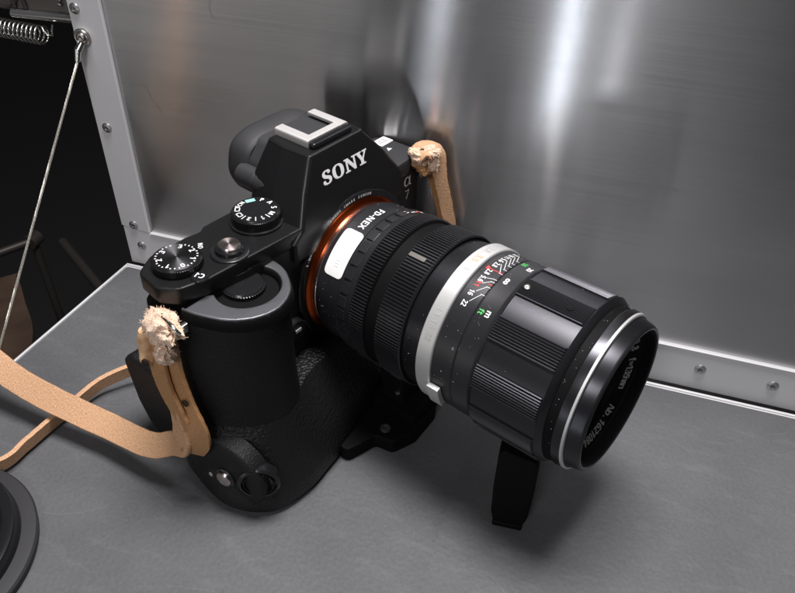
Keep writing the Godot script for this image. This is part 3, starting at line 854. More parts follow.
	# rear screen
	b = Mb.new()
	b.prism(rounded(rect(-70, 6, 4, 56), [2.5], 4), -39, -33.5, .8)
	var scr := obj("rear_screen", b, M.gloss_black, c, BASE)
	b = Mb.new(); b.prism(rounded(rect(-66, 10, 0, 53), [1], 3), -39.25, -38.9, .05)
	obj("screen_glass", b, M.glass, scr)

func build_mount_and_lens(c: Node3D) -> void:
	# boss, orange ring and its lettering
	var b := Mb.new()
	b.lathe([Vector2(-6, 37.2), Vector2(-3.0, 36.8), Vector2(-2.4, 36.2), Vector2(-2.2, 33.4)], 120)
	obj("mount_boss", b, M.gloss_black, c, AXIS)
	b = Mb.new()
	b.lathe([Vector2(-3, 33.5), Vector2(-1.7, 33.5), Vector2(-1.3, 33.1), Vector2(-.6, 31.9), Vector2(-.4, 31.2)], 144)
	var ring := obj("mount_ring", b, M.orange_ring, c, AXIS)
	b = Mb.new()
	var words := "E-MOUNT  FULL FRAME IMAGE SENSOR"
	for i in words.length():
		if words[i] == " ": continue
		var a := deg_to_rad(-62 + i * 2.55)
		var out := Vector3(sin(a), cos(a), 0); var right := Vector3(cos(a), -sin(a), 0)
		flat_print(b, letters(words[i], 1.25, "Droid Sans", true), Transform3D(Basis(right, out, Vector3(0, 0, 1)), out * 35.1 + Vector3(0, 0, -2.2)))
	obj("ring_lettering", b, M.white_print, c, AXIS)
	# release button beside the mount
	b = Mb.new(); b.lathe([Vector2(-5, 5.2), Vector2(-1.6, 5.2), Vector2(-1.0, 4.6), Vector2(-.9, .01)], 40)
	var rb := obj("lens_release", b, M.black_plastic, c, BASE + Vector3(-40.5, 17.5, 0))
	b = Mb.new(); b.box(Vector3(0, 0, -.75), Vector3(3.4, 1.7, .4), .1)
	obj("release_mark", b, M.pale_metal, rb)
	# mount adapter
	b = Mb.new()
	b.lathe([Vector2(-1.4, 31.0), Vector2(.5, 31.3), Vector2(1.5, 31.5), Vector2(2.0, 31.1)], 144)
	var ad := obj("adapter_flange", b, M.bright_metal, c, AXIS)
	b = Mb.new()
	b.lathe([Vector2(1.8, 30.6), Vector2(2.2, 31.8), Vector2(3.4, 32.6), Vector2(5.0, 33.0), Vector2(15.2, 33.1), Vector2(15.5, 32.7), Vector2(16.0, 32.7), Vector2(16.3, 33.3), Vector2(22.6, 34.2), Vector2(23.6, 34.2), Vector2(23.9, 33.6), Vector2(24.6, 33.6)], 144)
	ad = obj("mount_adapter", b, M.lens_black, c, AXIS)
	b = Mb.new()    # row of milled flats ahead of the label
	for i in 34:
		var a := TAU * i / 34.0
		b.box(Vector3(sin(a), cos(a), 0) * 33.75 + Vector3(0, 0, 18.9), Vector3(4.6, .9, 4.2), .25, Basis(Vector3(cos(a), -sin(a), 0), Vector3(sin(a), cos(a), 0), Vector3(0, 0, -1)))
	obj("milled_flats", b, M.lens_black, ad)
	b = Mb.new()
	var lab := rounded(rect(-11.0, -4.9, 11.0, 4.9), [2.2], 5)
	curved_patch(b, lab, 33.12, -42.0, 10.2, .16)
	obj("adapter_label", b, M.label_paper, ad)
	b = Mb.new(); round_print(b, letters(". I I I", 1.6), 33.3, -50, 10.4)
	obj("label_print", b, M.pale_print, ad)
	b = Mb.new(); round_print(b, letters("FD-NEX", 3.1, "Droid Sans", true), 33.16, -6.5, 10.6)
	round_print(b, letters("ON", 2.7, "Droid Sans", true), 34.0, 13.6, 18.7, .14)
	round_print(b, strip(-2.4, 0, 2.4, 0, .5), 34.25, 23.0, 20.4)
	round_print(b, strip(-1.8, 0, 1.2, 0, 1.1), 34.25, 33.5, 20.4)
	obj("adapter_print", b, M.white_print, ad)
	b = Mb.new(); round_print(b, strip(-1.3, 0, 1.3, 0, 1.2), 34.3, 28.4, 20.4)
	obj("lock_mark", b, M.red_print, ad)
	# adapter's ridged collars
	b = Mb.new()
	b.lathe([Vector2(24.0, 33.0), Vector2(24.4, 34.4), Vector2(31.8, 34.4), Vector2(32.2, 33.4), Vector2(38.2, 33.0), Vector2(38.4, 34.0), Vector2(51.2, 34.4), Vector2(51.6, 33.4)], 144)
	obj("adapter_barrel", b, M.groove_black, ad)
	b = Mb.new(); knurl(b, 34.35, 35.1, 24.4, 31.8, 150)
	obj("adapter_ring", b, M.anodised, ad)
	b = Mb.new(); knurl(b, 34.45, 35.25, 38.5, 51.3, 150)
	b.lathe([Vector2(48.9, 34.4), Vector2(51.2, 35.25), Vector2(51.7, 34.6)], 144)
	obj("locking_collar", b, M.anodised, ad)
	b = Mb.new()
	curved_patch(b, rounded(rect(-1.0, -4.6, 1.0, 3.6), [.3], 3), 35.0, -22.0, 43.4, .35)
	obj("collar_tab", b, M.dark_steel, ad)
	# foot of the adapter down to the tripod plate
	b = Mb.new()
	b.box(Vector3(-1, -52.5, 27), Vector3(17, 35, 14), 1.5)
	b.box(Vector3(-1, -66, 30), Vector3(22, 8.5, 26), 1.5)
	obj("adapter_foot", b, M.groove_black, ad)
	b = Mb.new(); b.box(Vector3(-8.5, -42, 30), Vector3(3.2, 6, 6.5), .8)
	obj("foot_clamp", b, M.rubber, ad)
	b = Mb.new(); b.lathe([Vector2(0, 1.5), Vector2(1, 1.4), Vector2(1.4, .01)], 16, faces(Vector3(0, 0, 1), Vector3.UP, Vector3(-9.6, -55, 31)))
	obj("foot_screw", b, M.bright_metal, ad)
	# the old lens
	b = Mb.new()
	b.lathe([Vector2(51.0, 33.2), Vector2(52.6, 33.5), Vector2(59.6, 34.0), Vector2(60.2, 33.6)], 144)
	var lens := obj("lens_barrel", b, M.lens_satin, c, AXIS)
	b = Mb.new()
	b.lathe([Vector2(60.0, 33.4), Vector2(60.1, 35.0), Vector2(60.5, 35.4), Vector2(66.6, 35.3), Vector2(67.0, 34.9), Vector2(67.1, 33.6)], 160)
	obj("aperture_ring", b, M.pale_metal, lens)
	b = Mb.new()
	curved_patch(b, rounded(rect(-6.2, -2.9, 6.2, 2.9), [.6], 3), 35.2, -110.0, 69.4, 1.6)
	obj("ring_tab", b, M.pale_metal, lens)
	b = Mb.new()
	for t in [["2.8", 11.5], ["4", -14.0], ["22", -64.5], ["16", -56.0], ["11", -47.5]]: round_print(b, letters(t[0], 2.7, "Droid Sans", true), 35.42, t[1], 63.6)
	round_print(b, strip(-.3, -1.2, .3, 1.2, .3), 35.42, -19, 63.6); round_print(b, strip(0, -1.2, 0, 1.2, .3), 35.42, -50, 63.6)
	obj("ring_numbers", b, M.pale_print, lens)
	b = Mb.new(); round_print(b, letters("3.5", 2.7, "Droid Sans", true), 35.42, -2.5, 63.6)
	obj("ring_red_number", b, M.orange_print, lens)
	b = Mb.new()
	b.lathe([Vector2(66.8, 33.2), Vector2(67.2, 34.2), Vector2(67.8, 34.4), Vector2(76.2, 34.1), Vector2(76.6, 33.7), Vector2(76.9, 33.7)], 160)
	obj("depth_scale_ring", b, M.lens_black, lens)
	b = Mb.new()
	for t in [["22", -35.0], ["16", -26.7], ["5.6", -14.6], ["2.8", -7.4], ["2.8", 1.5], ["5.6", 9.2], ["11", 15.6], ["16", 21.2], ["22", 27.6]]: round_print(b, letters(t[0], 2.2, "Droid Sans", true, .78), 34.35, t[1] - .5, 71.0)
	for t in [[-33, -25.5], [-25, -19.0], [-18, -14], [-13, -11.5], [4, -5], [11, 0], [16.5, 5.5], [22, 10], [28, 16]]:
		var a0: float = t[0]; var a1: float = t[1]
		round_print(b, strip(-(deg_to_rad(a0) - deg_to_rad(-9)) * 34.3, 72.4 - 74, -(deg_to_rad(a1) - deg_to_rad(-9)) * 34.3, 75.2 - 74, .22), 34.3, -9, 74)
		round_print(b, strip(0, -.9, 0, .9, .22, 2), 34.22, a1, 75.6)
	obj("depth_scale_print", b, M.white_print, lens)
	b = Mb.new()
	round_print(b, letters("11", 2.0, "Droid Sans", true), 34.36, -19.8, 71.0)
	round_print(b, strip(0, -4.2, 0, 2.6, .35), 34.3, -4.6, 73.8)
	round_print(b, [Vector2(-1.2, -1), Vector2(1.2, -1), Vector2(0, 1.3)], 34.45, -4.6, 70.0)
	round_print(b, strip(0, -.9, 0, .9, .3, 2), 34.25, -16.5, 75.5)
	obj("index_mark", b, M.red_print, lens)
	b = Mb.new()
	b.lathe([Vector2(76.7, 33.0), Vector2(76.9, 34.1), Vector2(77.3, 34.35), Vector2(84.4, 34.4), Vector2(85.6, 34.9), Vector2(86.6, 35.4), Vector2(87, 34.4)], 160)
	obj("distance_ring", b, M.lens_black, lens)
	b = Mb.new()
	round_print(b, letters("∞", 4.0, "Droid Sans", true), 34.42, -9.0, 79.8)
	round_print(b, letters("20", 2.1, "Droid Sans", true), 34.45, 11.5, 82.6)
	round_print(b, letters("m", 2.4, "Droid Sans", true), 34.45, -35.5, 82.0)
	obj("distance_print", b, M.white_print, lens)
	b = Mb.new()
	round_print(b, letters("50", 2.1, "Droid Sans", true), 34.42, 15.5, 78.9)
	obj("feet_number", b, M.green_print, lens)
	b = Mb.new()
	round_print(b, letters("ft", 2.2, "Droid Sans", true), 34.42, -35.8, 78.8)
	obj("feet_lettering", b, M.green_print, lens)
	# scalloped focusing grip: eleven ridged lands between eleven plain hollows
	b = Mb.new()
	b.lathe([Vector2(85.4, 34.0), Vector2(86.0, 35.0), Vector2(115.0, 35.0), Vector2(115.6, 34.0)], 132)
	var period := 360.0 / 11
	obj("focusing_grip", b, M.anodised, lens)
	b = Mb.new()
	land(b, 0.0, 16.2, 86.2, 115.2, 34.4, 35.9, 9)
	var land_mesh := b.mesh()
	for i in 11:
		var o := MeshInstance3D.new(); o.name = "ridged_panel"; o.mesh = land_mesh; o.material_override = M.anodised
		o.rotation.z = -deg_to_rad(-8.0 + period * i)
		lens.add_child(o, true)
	b = Mb.new(); b.lathe([Vector2(-.6, 1.4), Vector2(.35, 1.4), Vector2(.5, 1.1), Vector2(.2, .9), Vector2(.2, .01)], 20, round_at(36.0, -8.3, 88.6))
	obj("grip_screw", b, M.steel, lens)
	b = Mb.new(); b.lathe([Vector2(.05, 1.5), Vector2(.12, .9), Vector2(-.2, .01)], 20, round_at(36.0, -8.3, 107.2))
	obj("screw_hole", b, M.groove_black, lens)
	b = Mb.new(); b.lathe([Vector2(-.3, .7), Vector2(.15, .6), Vector2(.3, .01)], 14, round_at(34.2, -65.5, 74.6))
	obj("scale_screw", b, M.rivet_alloy, lens)
	b = Mb.new()
	rng.seed = 51
	for i in 130:
		var zone: Array = [[53.5, 59.5, 33.75], [68, 76, 34.3], [78, 84, 34.42], [5, 15, 33.08], [87, 114, 35.0], [117.5, 121, 33.1]][i % 6]
		var ang := rng.randf_range(-100, 40); var z := rng.randf_range(zone[0], zone[1]); var sz := rng.randf_range(.07, .2)
		b.lathe([Vector2(-.05, sz), Vector2(sz * .7, sz * .6), Vector2(sz, .01)], 5, round_at(zone[2], ang, z))
	var dust := obj("dust_specks", b, M.grey_print, lens)
	dust.set_meta("kind", "stuff")
	# front of the lens
	b = Mb.new()
	b.lathe([Vector2(114.8, 33.6), Vector2(115.0, 35.3), Vector2(115.6, 35.6), Vector2(117.2, 34.5), Vector2(117.8, 33.4)], 160)
	obj("bevel_ring", b, M.lens_satin, lens)
	b = Mb.new()
	b.lathe([Vector2(117.4, 33.8), Vector2(118.0, 33.2), Vector2(121.2, 32.9), Vector2(121.6, 33.3)], 144)
	obj("groove", b, M.groove_black, lens)
	b = Mb.new()
	b.lathe([Vector2(121.2, 32.4), Vector2(121.4, 33.2), Vector2(121.9, 33.4), Vector2(124.9, 33.1), Vector2(125.1, 32.6), Vector2(126.2, 32.0), Vector2(126.6, 31.8), Vector2(130.6, 30.9), Vector2(131.6, 30.3), Vector2(131.9, 29.9), Vector2(131.8, 29.3), Vector2(131.5, 29.1)], 160, Transform3D.IDENTITY, 28)
	obj("front_barrel", b, M.lens_satin, lens)
	b = Mb.new()
	var thread := [Vector2(131.55, 29.15)]
	for i in 8:
		thread.append(Vector2(131.2 - i * .62, 28.95)); thread.append(Vector2(130.9 - i * .62, 28.6))
	thread.append_array([Vector2(126.2, 28.6), Vector2(126.0, 28.4)])
	b.lathe(thread, 144, Transform3D.IDENTITY, 20)
	obj("filter_thread", b, M.groove_black, lens)
	b = Mb.new()
	b.lathe([Vector2(124.9, 32.6), Vector2(125.0, 33.2), Vector2(125.9, 33.1), Vector2(126.1, 32.3)], 160)
	obj("silver_line", b, M.pale_metal, lens)
	b = Mb.new()
	b.lathe([Vector2(126.05, 28.5), Vector2(122.6, 22.6), Vector2(121.8, 22.2), Vector2(119.5, 21.8)], 120)
	obj("name_ring", b, M.groove_black, lens)
	b = Mb.new()
	ring_text(b, "1:2.8  f=135mm", 3.3, 25.7, 62.0, 4.6, 124.5)
	ring_text(b, "No.1621084", 3.3, 25.7, 146.0, 5.2, 124.5)
	obj("name_ring_print", b, M.dim_print, lens)
	b = Mb.new()
	b.lathe([Vector2(119.6, 21.9), Vector2(121.2, 16), Vector2(122.0, 10), Vector2(122.4, 5), Vector2(122.5, .01)], 72)
	obj("front_glass", b, M.glass, lens)

func round_at(r: float, ang: float, z: float) -> Transform3D:
	var a := deg_to_rad(ang); var out := Vector3(sin(a), cos(a), 0); var right := Vector3(-cos(a), sin(a), 0)
	return Transform3D(Basis(right, Vector3(0, 0, 1), right.cross(Vector3(0, 0, 1))), out * r + Vector3(0, 0, z))

func ring_text(b: Mb, text: String, cap: float, r: float, deg: float, step: float, z: float) -> void:
	for i in text.length():
		if text[i] == " ": continue
		var a := deg_to_rad(deg + i * step)
		var out := Vector3(sin(a), cos(a), 0); var right := Vector3(cos(a), -sin(a), 0)
		flat_print(b, letters(text[i], cap, "Droid Sans", true), Transform3D(Basis(right, (out * 5.9 + Vector3(0, 0, 3.45)).normalized(), right.cross((out * 5.9 + Vector3(0, 0, 3.45)).normalized())), out * r + Vector3(0, 0, z)))

# a thin plate bent round the lens axis
func curved_patch(b: Mb, poly: PackedVector2Array, r: float, ang: float, z: float, thick: float) -> void:
	var lo := INF; var hi := -INF
	for p in poly: lo = minf(lo, p.x); hi = maxf(hi, p.x)
	var n := 16
	var f := func(x: float, y: float, rr: float) -> Vector3:
		var a := deg_to_rad(ang) - x / r
		return Vector3(sin(a) * rr, cos(a) * rr, z + y)
	var cut := func(x: float) -> Vector2:
		var a := INF; var c := -INF
		for i in poly.size():
			var p := poly[i]; var q := poly[(i + 1) % poly.size()]
			if (p.x - x) * (q.x - x) <= 0.0 and absf(p.x - q.x) > 1e-6:
				var y := lerpf(p.y, q.y, (x - p.x) / (q.x - p.x)); a = minf(a, y); c = maxf(c, y)
		return Vector2(a, c)
	var xs := []
	for k in 5: xs.append(lo + .02 + (hi - lo) * .02 * k * k * .5)
	for k in range(1, n): xs.append(lerpf(lo, hi, lerpf(.18, .82, (k - 1.0) / (n - 2))))
	for k in 5: xs.append(hi - .02 - (hi - lo) * .02 * (4 - k) * (4 - k) * .5)
	xs.sort()
	var rings := []
	for x in xs:
		var y: Vector2 = cut.call(x)
		var e := minf(.12, thick * .5)
		rings.append([f.call(x, y.x, r - .6), f.call(x, y.x, r + thick - e), f.call(x, minf(y.x + e, y.y), r + thick), f.call(x, maxf(y.y - e, y.x), r + thick), f.call(x, y.y, r + thick - e), f.call(x, y.y, r - .6)])
	b.skin(rings, 40)

# one raised, finely ridged land of the focusing grip
func land(b: Mb, ang: float, wide: float, z0: float, z1: float, r0: float, r1: float, ridges: int) -> void:
	var secs := []
	for zz in [[z0, 0.6], [z0 + .5, 1.0], [z1 - .7, 1.0], [z1, .6]]:
		var q := []
		var half := wide / 2
		var steps := ridges * 4
		for i in steps + 1:
			var a := deg_to_rad(ang - half + wide * i / steps)
			var k := i % 4
			var deep := .6 if k == 0 and i > 0 and i < steps else (.22 if k != 2 and i > 1 and i < steps - 1 else 0.0)
			if i == 0 or i == steps: deep = .25
			var r: float = lerpf(r0, r1, zz[1]) - deep
			q.append(Vector3(sin(a) * r, cos(a) * r, zz[0]))
		for i in [1, 0]:
			var a := deg_to_rad(ang - half + wide * i)
			q.append(Vector3(sin(a) * (r0 - .4), cos(a) * (r0 - .4), zz[0]))
		secs.append(q)
	b.skin(secs, 25)

# ------------------------------------------------------------------ strap
func body_point(p: Vector3) -> Vector3:
	return Vector3(-62.943 + .35677 * p.x + .93419 * p.z, 46.09 + p.y, 52.066 - .93419 * p.x + .35677 * p.z)

func body_dir(p: Vector3) -> Vector3:
	return Vector3(.35677 * p.x + .93419 * p.z, p.y, -.93419 * p.x + .35677 * p.z).normalized()

func spline(p: Array, per := 8) -> Array:
	var o := []
	for i in p.size() - 1:
		var a = p[maxi(i - 1, 0)]; var b = p[i]; var c = p[i + 1]; var d = p[mini(i + 2, p.size() - 1)]
		for k in per:
			var t := float(k) / per
			o.append(.5 * ((2.0 * b) + (c - a) * t + (2.0 * a - 5.0 * b + 4.0 * c - d) * t * t + (3.0 * b - a - 3.0 * c + d) * t * t * t))
	o.append(p[p.size() - 1])
	return o

func build_strap() -> void:
	var foot := Vector3(-190, 0, 125)
	var s := thing("neck_strap", "natural tan leather neck strap knotted to both ends of the camera", "strap", foot)
	var rough := FastNoiseLite.new(); rough.seed = 4; rough.frequency = .05
	# long band: down the grip, out to the left, back behind the camera
	var P := []; var N := []; var W := []
	var add := func(p: Vector3, n: Vector3, w: float) -> void: P.append(p - foot); N.append(n.normalized()); W.append(w)
	var nb := body_dir(Vector3(-1, .05, .1))
	add.call(body_point(Vector3(-98, 46, -10)), nb, 9.0)
	add.call(body_point(Vector3(-98.6, 30, -9.5)), nb, 9.0)
	add.call(body_point(Vector3(-99.2, 15, -6)), body_dir(Vector3(-1, 0, .4)), 8.8)
	add.call(body_point(Vector3(-99.4, 4, -1.5)), body_dir(Vector3(-1, -.1, .5)), 9.4)
	add.call(body_point(Vector3(-99.8, -5, -1.5)), body_dir(Vector3(-1, -.2, .6)), 10)
	add.call(body_point(Vector3(-100.8, -13, -6)), body_dir(Vector3(-.8, -.6, .4)), 10.5)
	var turned := Mb.new()
	turned.band(spline(P), spline(N), spline(W), 2.0, .5, rough)
	obj("turned_band", turned, M.leather_dark, s)
	P.clear(); N.clear(); W.clear()
	add.call(body_point(Vector3(-101.4, 11, -11.0)), body_dir(Vector3(-1, 0, -.2)), 7)
	add.call(body_point(Vector3(-102.2, 0, -9.0)), body_dir(Vector3(-1, .05, -.1)), 9.5)
	add.call(body_point(Vector3(-102.6, -9.5, -10.5)), body_dir(Vector3(-1, .3, 0)), 11.5)
	add.call(Vector3(-119, 27, 138.5), Vector3(-.1, .55, .8), 11)
	add.call(Vector3(-132, 20.5, 138.0), Vector3(0, .75, .65), 11.5)
	add.call(Vector3(-160, 16.5, 131.5), Vector3(.05, .8, .58), 12)
	add.call(Vector3(-190, 18.5, 128), Vector3(.05, .75, .64), 12.5)
	add.call(Vector3(-214, 22, 124.5), Vector3(.1, .75, .64), 12.5)
	add.call(Vector3(-236, 30, 120), Vector3(.2, .8, .5), 12.5)
	add.call(Vector3(-275, 46, 112), Vector3(.1, .9, .3), 12.5)
	add.call(Vector3(-312, 44, 140), Vector3(-.4, .8, -.2), 12.5)
	add.call(Vector3(-306, 26, 190), Vector3(-.6, .4, .6), 12)
	add.call(Vector3(-262, 10, 206), Vector3(-.1, .2, 1), 12)
	add.call(Vector3(-222, 6.5, 184), Vector3(.55, .18, .8), 11)
	add.call(Vector3(-199, 6.4, 161), Vector3(.75, -.16, .6), 8)
	add.call(Vector3(-195.5, 6.4, 147), Vector3(.92, -.16, .3), 8)
	add.call(Vector3(-193, 6.6, 133), Vector3(.95, -.16, .18), 8)
	add.call(Vector3(-189.5, 7.2, 118), Vector3(.93, -.16, .25), 8)
	add.call(Vector3(-186, 8.2, 105), Vector3(.8, -.16, .5), 8)
	add.call(Vector3(-179, 10, 96), Vector3(.6, -.16, .75), 8)
	add.call(Vector3(-169, 12, 87), Vector3(.5, -.16, .8), 8)
	add.call(Vector3(-150, 16, 72), Vector3(.5, .2, .8), 11)
	add.call(Vector3(-126, 26, 46), Vector3(.7, .3, .6), 11)
	add.call(Vector3(-108, 50, 22), Vector3(.7, .4, .6), 10)
	add.call(Vector3(-80, 88, 3.5), Vector3(.1, .3, 1), 9)
	add.call(Vector3(-60, 96, 1.8), Vector3(0, 0, 1), 8)
	var b := Mb.new()
	b.band(spline(P), spline(N), spline(W), 2.3, .5, rough)
	obj("strap_band", b, M.leather, s)
	# second layer folded back over the ring on the left end
	b = Mb.new()
	P.clear(); N.clear(); W.clear()
	for q in [[Vector3(-98.5, 47, -8), 9.0], [Vector3(-101, 37, -15), 9.0], [Vector3(-102, 24, -14), 9.0], [Vector3(-102.2, 13, -9), 8.0], [Vector3(-101.8, 6, -6), 6.5]]:
		add.call(body_point(q[0]), nb, q[1])
	b.band(spline(P), spline(N), spline(W), 1.8, .8, rough)
	obj("folded_end", b, M.leather_dark, s)
	# rolled stub with its hole
	b = Mb.new()
	var top := body_point(Vector3(-100.5, 48, -19.5)) - foot; var bot := body_point(Vector3(-103.5, 32, -18)) - foot
	var ax := (bot - top).normalized(); var sx := ax.cross(nb).normalized()
	var Tr := Transform3D(Basis(sx, ax.cross(sx), ax), top)
	var lumps := []
	for i in 15:
		var q := []
		var t := i / 14.0
		var r := 3.7 * (1.0 - .12 * t + .1 * sin(t * 7.0)) * (1.0 if t < .88 else sqrt(maxf(0.02, 1.0 - pow((t - .88) / .13, 2))))
		for j in 22:
			var g := TAU * j / 22
			var rr := r * (1.0 + .09 * sin(2 * g + t * 3.0) + .06 * rough.get_noise_2d(j * 9.0, i * 14.0))
			q.append(Tr * Vector3(cos(g) * rr * .82 + sin(t * 2.6) * 1.4, sin(g) * rr, t * 15.5))
		lumps.append(q)
	b.skin(lumps, 70)
	obj("rolled_stub", b, M.leather_smooth, s)
	b = Mb.new(); b.lathe([Vector2(-.6, 1.7), Vector2(.25, 1.6), Vector2(.1, .9), Vector2(-.3, .01)], 16, faces(Vector3.UP.cross(nb).normalized(), Vector3.UP, bot - nb * -3.1 - ax * 3.2 + body_dir(Vector3(0, 0, 1)) * .8))
	obj("stub_hole", b, M.hole_dark, s)
	# holes punched in the band
	b = Mb.new()
	b.lathe([Vector2(0, 1.7), Vector2(.25, 1.5), Vector2(.1, .01)], 16, faces(Vector3.UP.cross(nb).normalized(), Vector3.UP, body_point(Vector3(-100.4, 17, -4.5)) - foot))
	obj("punched_hole", b, M.hole_dark, s)
	# split ring
	b = Mb.new()
	var ring := []
	var pc := body_point(Vector3(-97.5, 54.5, -5.5)) - foot
	var u := body_dir(Vector3(-.2, 0, 1)); var w := body_dir(Vector3(-.45, 1, 0))
	for i in 24:
		var a := TAU * i / 24
		var rr := 5.6 * (1.0 + .22 * cos(3 * a - 1.57))
		ring.append(pc + u * cos(a) * rr + w * sin(a) * rr)
	b.tube(ring, .85, 8, true)
	obj("split_ring", b, M.bright_metal, s)
	b = Mb.new(); b.box(body_point(Vector3(-95.2, 52, -5)) - foot, Vector3(6, 4, 3), .8, Basis(Vector3.UP, 1.206))
	obj("ring_lug", b, M.steel, s)
	# torn, fluffy leather over the ring
	var k := body_point(Vector3(-98.5, 52.0, -11.5)) - foot
	obj("frayed_end", fluff(k, body_dir(Vector3(-.15, .35, 1)), body_dir(Vector3(-1, .4, .1)), 11.5, 5.6, 6.6, 31, 420), M.suede, s)
	k = body_point(Vector3(-101.0, 42.0, -9.0)) - foot
	obj("frayed_end", fluff(k, body_dir(Vector3(-.3, .85, .7)), body_dir(Vector3(-1, .1, .3)), 9.0, 4.2, 4.4, 32, 240), M.suede, s)
	# the other end, knotted by the wall
	b = Mb.new()
	P.clear(); N.clear(); W.clear()
	for q in [[Vector3(-51.5, 108, 8), Vector3(-.2, .2, 1), 9.0], [Vector3(-50, 114.5, 8.5), Vector3(-.3, .7, .7), 10.5], [Vector3(-46, 117, 6.5), Vector3(.1, 1, .2), 11], [Vector3(-41.8, 114, 5), Vector3(.7, .6, .5), 10], [Vector3(-40.5, 107, 4), Vector3(.6, 0, .8), 7.5], [Vector3(-38.8, 98, 3.6), Vector3(.4, 0, .9), 6.5], [Vector3(-35.8, 86, 3.2), Vector3(.3, 0, .9), 6.2], [Vector3(-32.6, 72, 3.2), Vector3(.3, 0, .9), 6.2]]:
		add.call(q[0], q[1], q[2])
	b.band(spline(P), spline(N), spline(W), 1.9, .9, rough)
	obj("knotted_end", b, M.leather, s)
	b = Mb.new()
	P.clear(); N.clear(); W.clear()
	for q in [[Vector3(-44.5, 106, 1.2), 7.0], [Vector3(-42.5, 96, .4), 6.0], [Vector3(-39.2, 84, 0), 6.0], [Vector3(-36.2, 72, 0), 6.0]]: add.call(q[0], Vector3(.2, 0, 1), q[1])
	b.band(spline(P), spline(N), spline(W), 1.6, .8, rough)
	obj("folded_end", b, M.leather_dark, s)
	obj("frayed_end", fluff(Vector3(-47.4, 108.4, 7.2) - foot, Vector3(.3, -.5, .5).normalized(), Vector3(-.3, .2, 1).normalized(), 4.6, 3.6, 3.4, 34, 150), M.leather_dark, s)
	obj("frayed_end", fluff(Vector3(-49.6, 113.6, 8.4) - foot, Vector3(-.8, .6, .1).normalized(), Vector3(-.2, .4, 1).normalized(), 5.0, 3.6, 3.0, 35, 160), M.suede, s)
	obj("frayed_end", fluff(Vector3(-45.0, 116.4, 7.0) - foot, Vector3(1, .1, .1).normalized(), Vector3(-.1, .9, .5).normalized(), 5.4, 1.9, 3.0, 36, 160), M.suede, s)
	obj("frayed_end", fluff(Vector3(-42.6, 111.0, 7.2) - foot, Vector3(.3, -.9, .1).normalized(), Vector3(.2, .2, .9).normalized(), 4.4, 1.6, 2.6, 37, 110), M.suede, s)
	b = Mb.new(); b.lathe([Vector2(0, 1.8), Vector2(.2, 1.5), Vector2(.1, .01)], 16, faces(Vector3(1, 0, .3).normalized(), Vector3(0, .7, -.5).normalized(), Vector3(-47.4, 116.2, 9.0) - foot))
	obj("punched_hole", b, M.hole_dark, s)
	b = Mb.new()
	ring = []
	for i in 20:
		var a := TAU * i / 20
		ring.append(Vector3(-50.5, 107, 4.8) - foot + Vector3(.5, 0, .85) * cos(a) * 4.2 + Vector3(0, 1, 0) * sin(a) * 5.0)
	b.tube(ring, .7, 7, true)
	obj("split_ring", b, M.bright_metal, s)

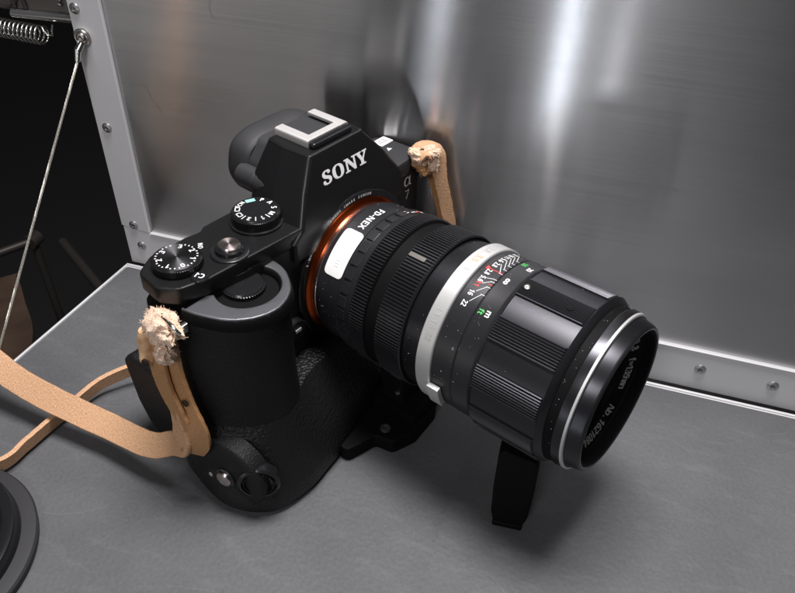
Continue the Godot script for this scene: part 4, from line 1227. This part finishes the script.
# a torn lump of leather with loose fibres
func fluff(at: Vector3, along: Vector3, out: Vector3, la: float, lo: float, lt: float, sd: int, hairs: int) -> Mb:
	var b := Mb.new()
	var f := FastNoiseLite.new(); f.seed = sd; f.frequency = .9; f.fractal_octaves = 4
	rng.seed = sd
	var third := along.cross(out).normalized(); out = third.cross(along).normalized()
	var rings := []; var n := 22; var m := 30
	var spot := func(th: float, ph: float) -> Vector3:
		var d := Vector3(cos(th), sin(th) * cos(ph), sin(th) * sin(ph))
		var r := 1.0 + .42 * f.get_noise_3d(d.x * 1.6, d.y * 1.6, d.z * 1.6) + .22 * f.get_noise_3d(d.x * 6 + 9, d.y * 6, d.z * 6)
		return at + (along * d.x * la + out * d.y * lo + third * d.z * lt) * r
	for i in n + 1:
		var q := []
		for j in m: q.append(spot.call(clampf(PI * i / n, .03, PI - .03), TAU * j / m))
		rings.append(q)
	b.skin(rings, 70)
	for i in hairs:
		var th := acos(rng.randf_range(-1, 1)); var ph := rng.randf() * TAU
		var p: Vector3 = spot.call(th, ph); var d := (p - at).normalized()
		var t := (d + Vector3(rng.randf_range(-.9, .9), rng.randf_range(-.9, .9), rng.randf_range(-.9, .9))).normalized()
		var l := rng.randf_range(.25, 1.0)
		b.tube([p - d * .3, p + t * l * .5, p + t * l + Vector3(rng.randf_range(-.4, .4), rng.randf_range(-.5, .2), rng.randf_range(-.4, .4)) * l * .5], .16, 3, false, .06)
	return b

# ------------------------------------------------------------------ loose things
func build_loose_things() -> void:
	# prop under the lens
	var base := body_point(Vector3(-20, -46.09, 104))
	var p := thing("support_post", "plain black upright slab propping up the front end of the lens", "prop", base, 1.206)
	var b := Mb.new()
	var shape := [Vector2(-6.5, .4), Vector2(5.5, .4), Vector2(7.6, 8), Vector2(8.4, 24), Vector2(8.6, 44), Vector2(-8.2, 49), Vector2(-8.6, 24), Vector2(-8.2, 8)]
	b.prism(rounded(shape, [4, 4, 6, 8, 3.5, 3.5, 8, 6], 5), -6, 6, 1.2, Transform3D(Basis(Vector3(.42, 0, .91), Vector3(0, 1, 0), Vector3(-.91, 0, .42)).orthonormalized(), Vector3.ZERO))
	obj("post_body", b, M.groove_black, p)
	b = Mb.new()
	b.prism(rounded(rect(-7, 0.02, 6, 3), [1], 3), -6.6, 6.6, .6, Transform3D(Basis(Vector3(.42, 0, .91), Vector3(0, 1, 0), Vector3(-.91, 0, .42)).orthonormalized(), Vector3.ZERO))
	obj("post_foot", b, M.groove_black, p)
	# cap lying at the front left
	var c := thing("lens_cap", "large round black lens cap lying on the mat below the strap", "lens cap", Vector3(-202, 0, 211))
	b = Mb.new()
	b.lathe([Vector2(0.02, .01), Vector2(0.02, 47.5), Vector2(1.0, 49), Vector2(4.0, 49.4), Vector2(5.0, 48.6), Vector2(5.6, 46.0), Vector2(5.8, 42.5)], 120, faces(Vector3.RIGHT, Vector3.FORWARD, Vector3.ZERO), 28)
	obj("cap_rim", b, M.rubber, c)
	b = Mb.new()
	b.lathe([Vector2(5.6, 43), Vector2(9.6, 42.4), Vector2(11.2, 41.4), Vector2(11.8, 39.6), Vector2(11.6, 37.0), Vector2(9.2, 34.8), Vector2(8.6, 33.8), Vector2(9.6, 33.0), Vector2(9.9, 31.0), Vector2(9.9, .01)], 120, faces(Vector3.RIGHT, Vector3.FORWARD, Vector3.ZERO), 28)
	obj("cap_top", b, M.gloss_black, c)
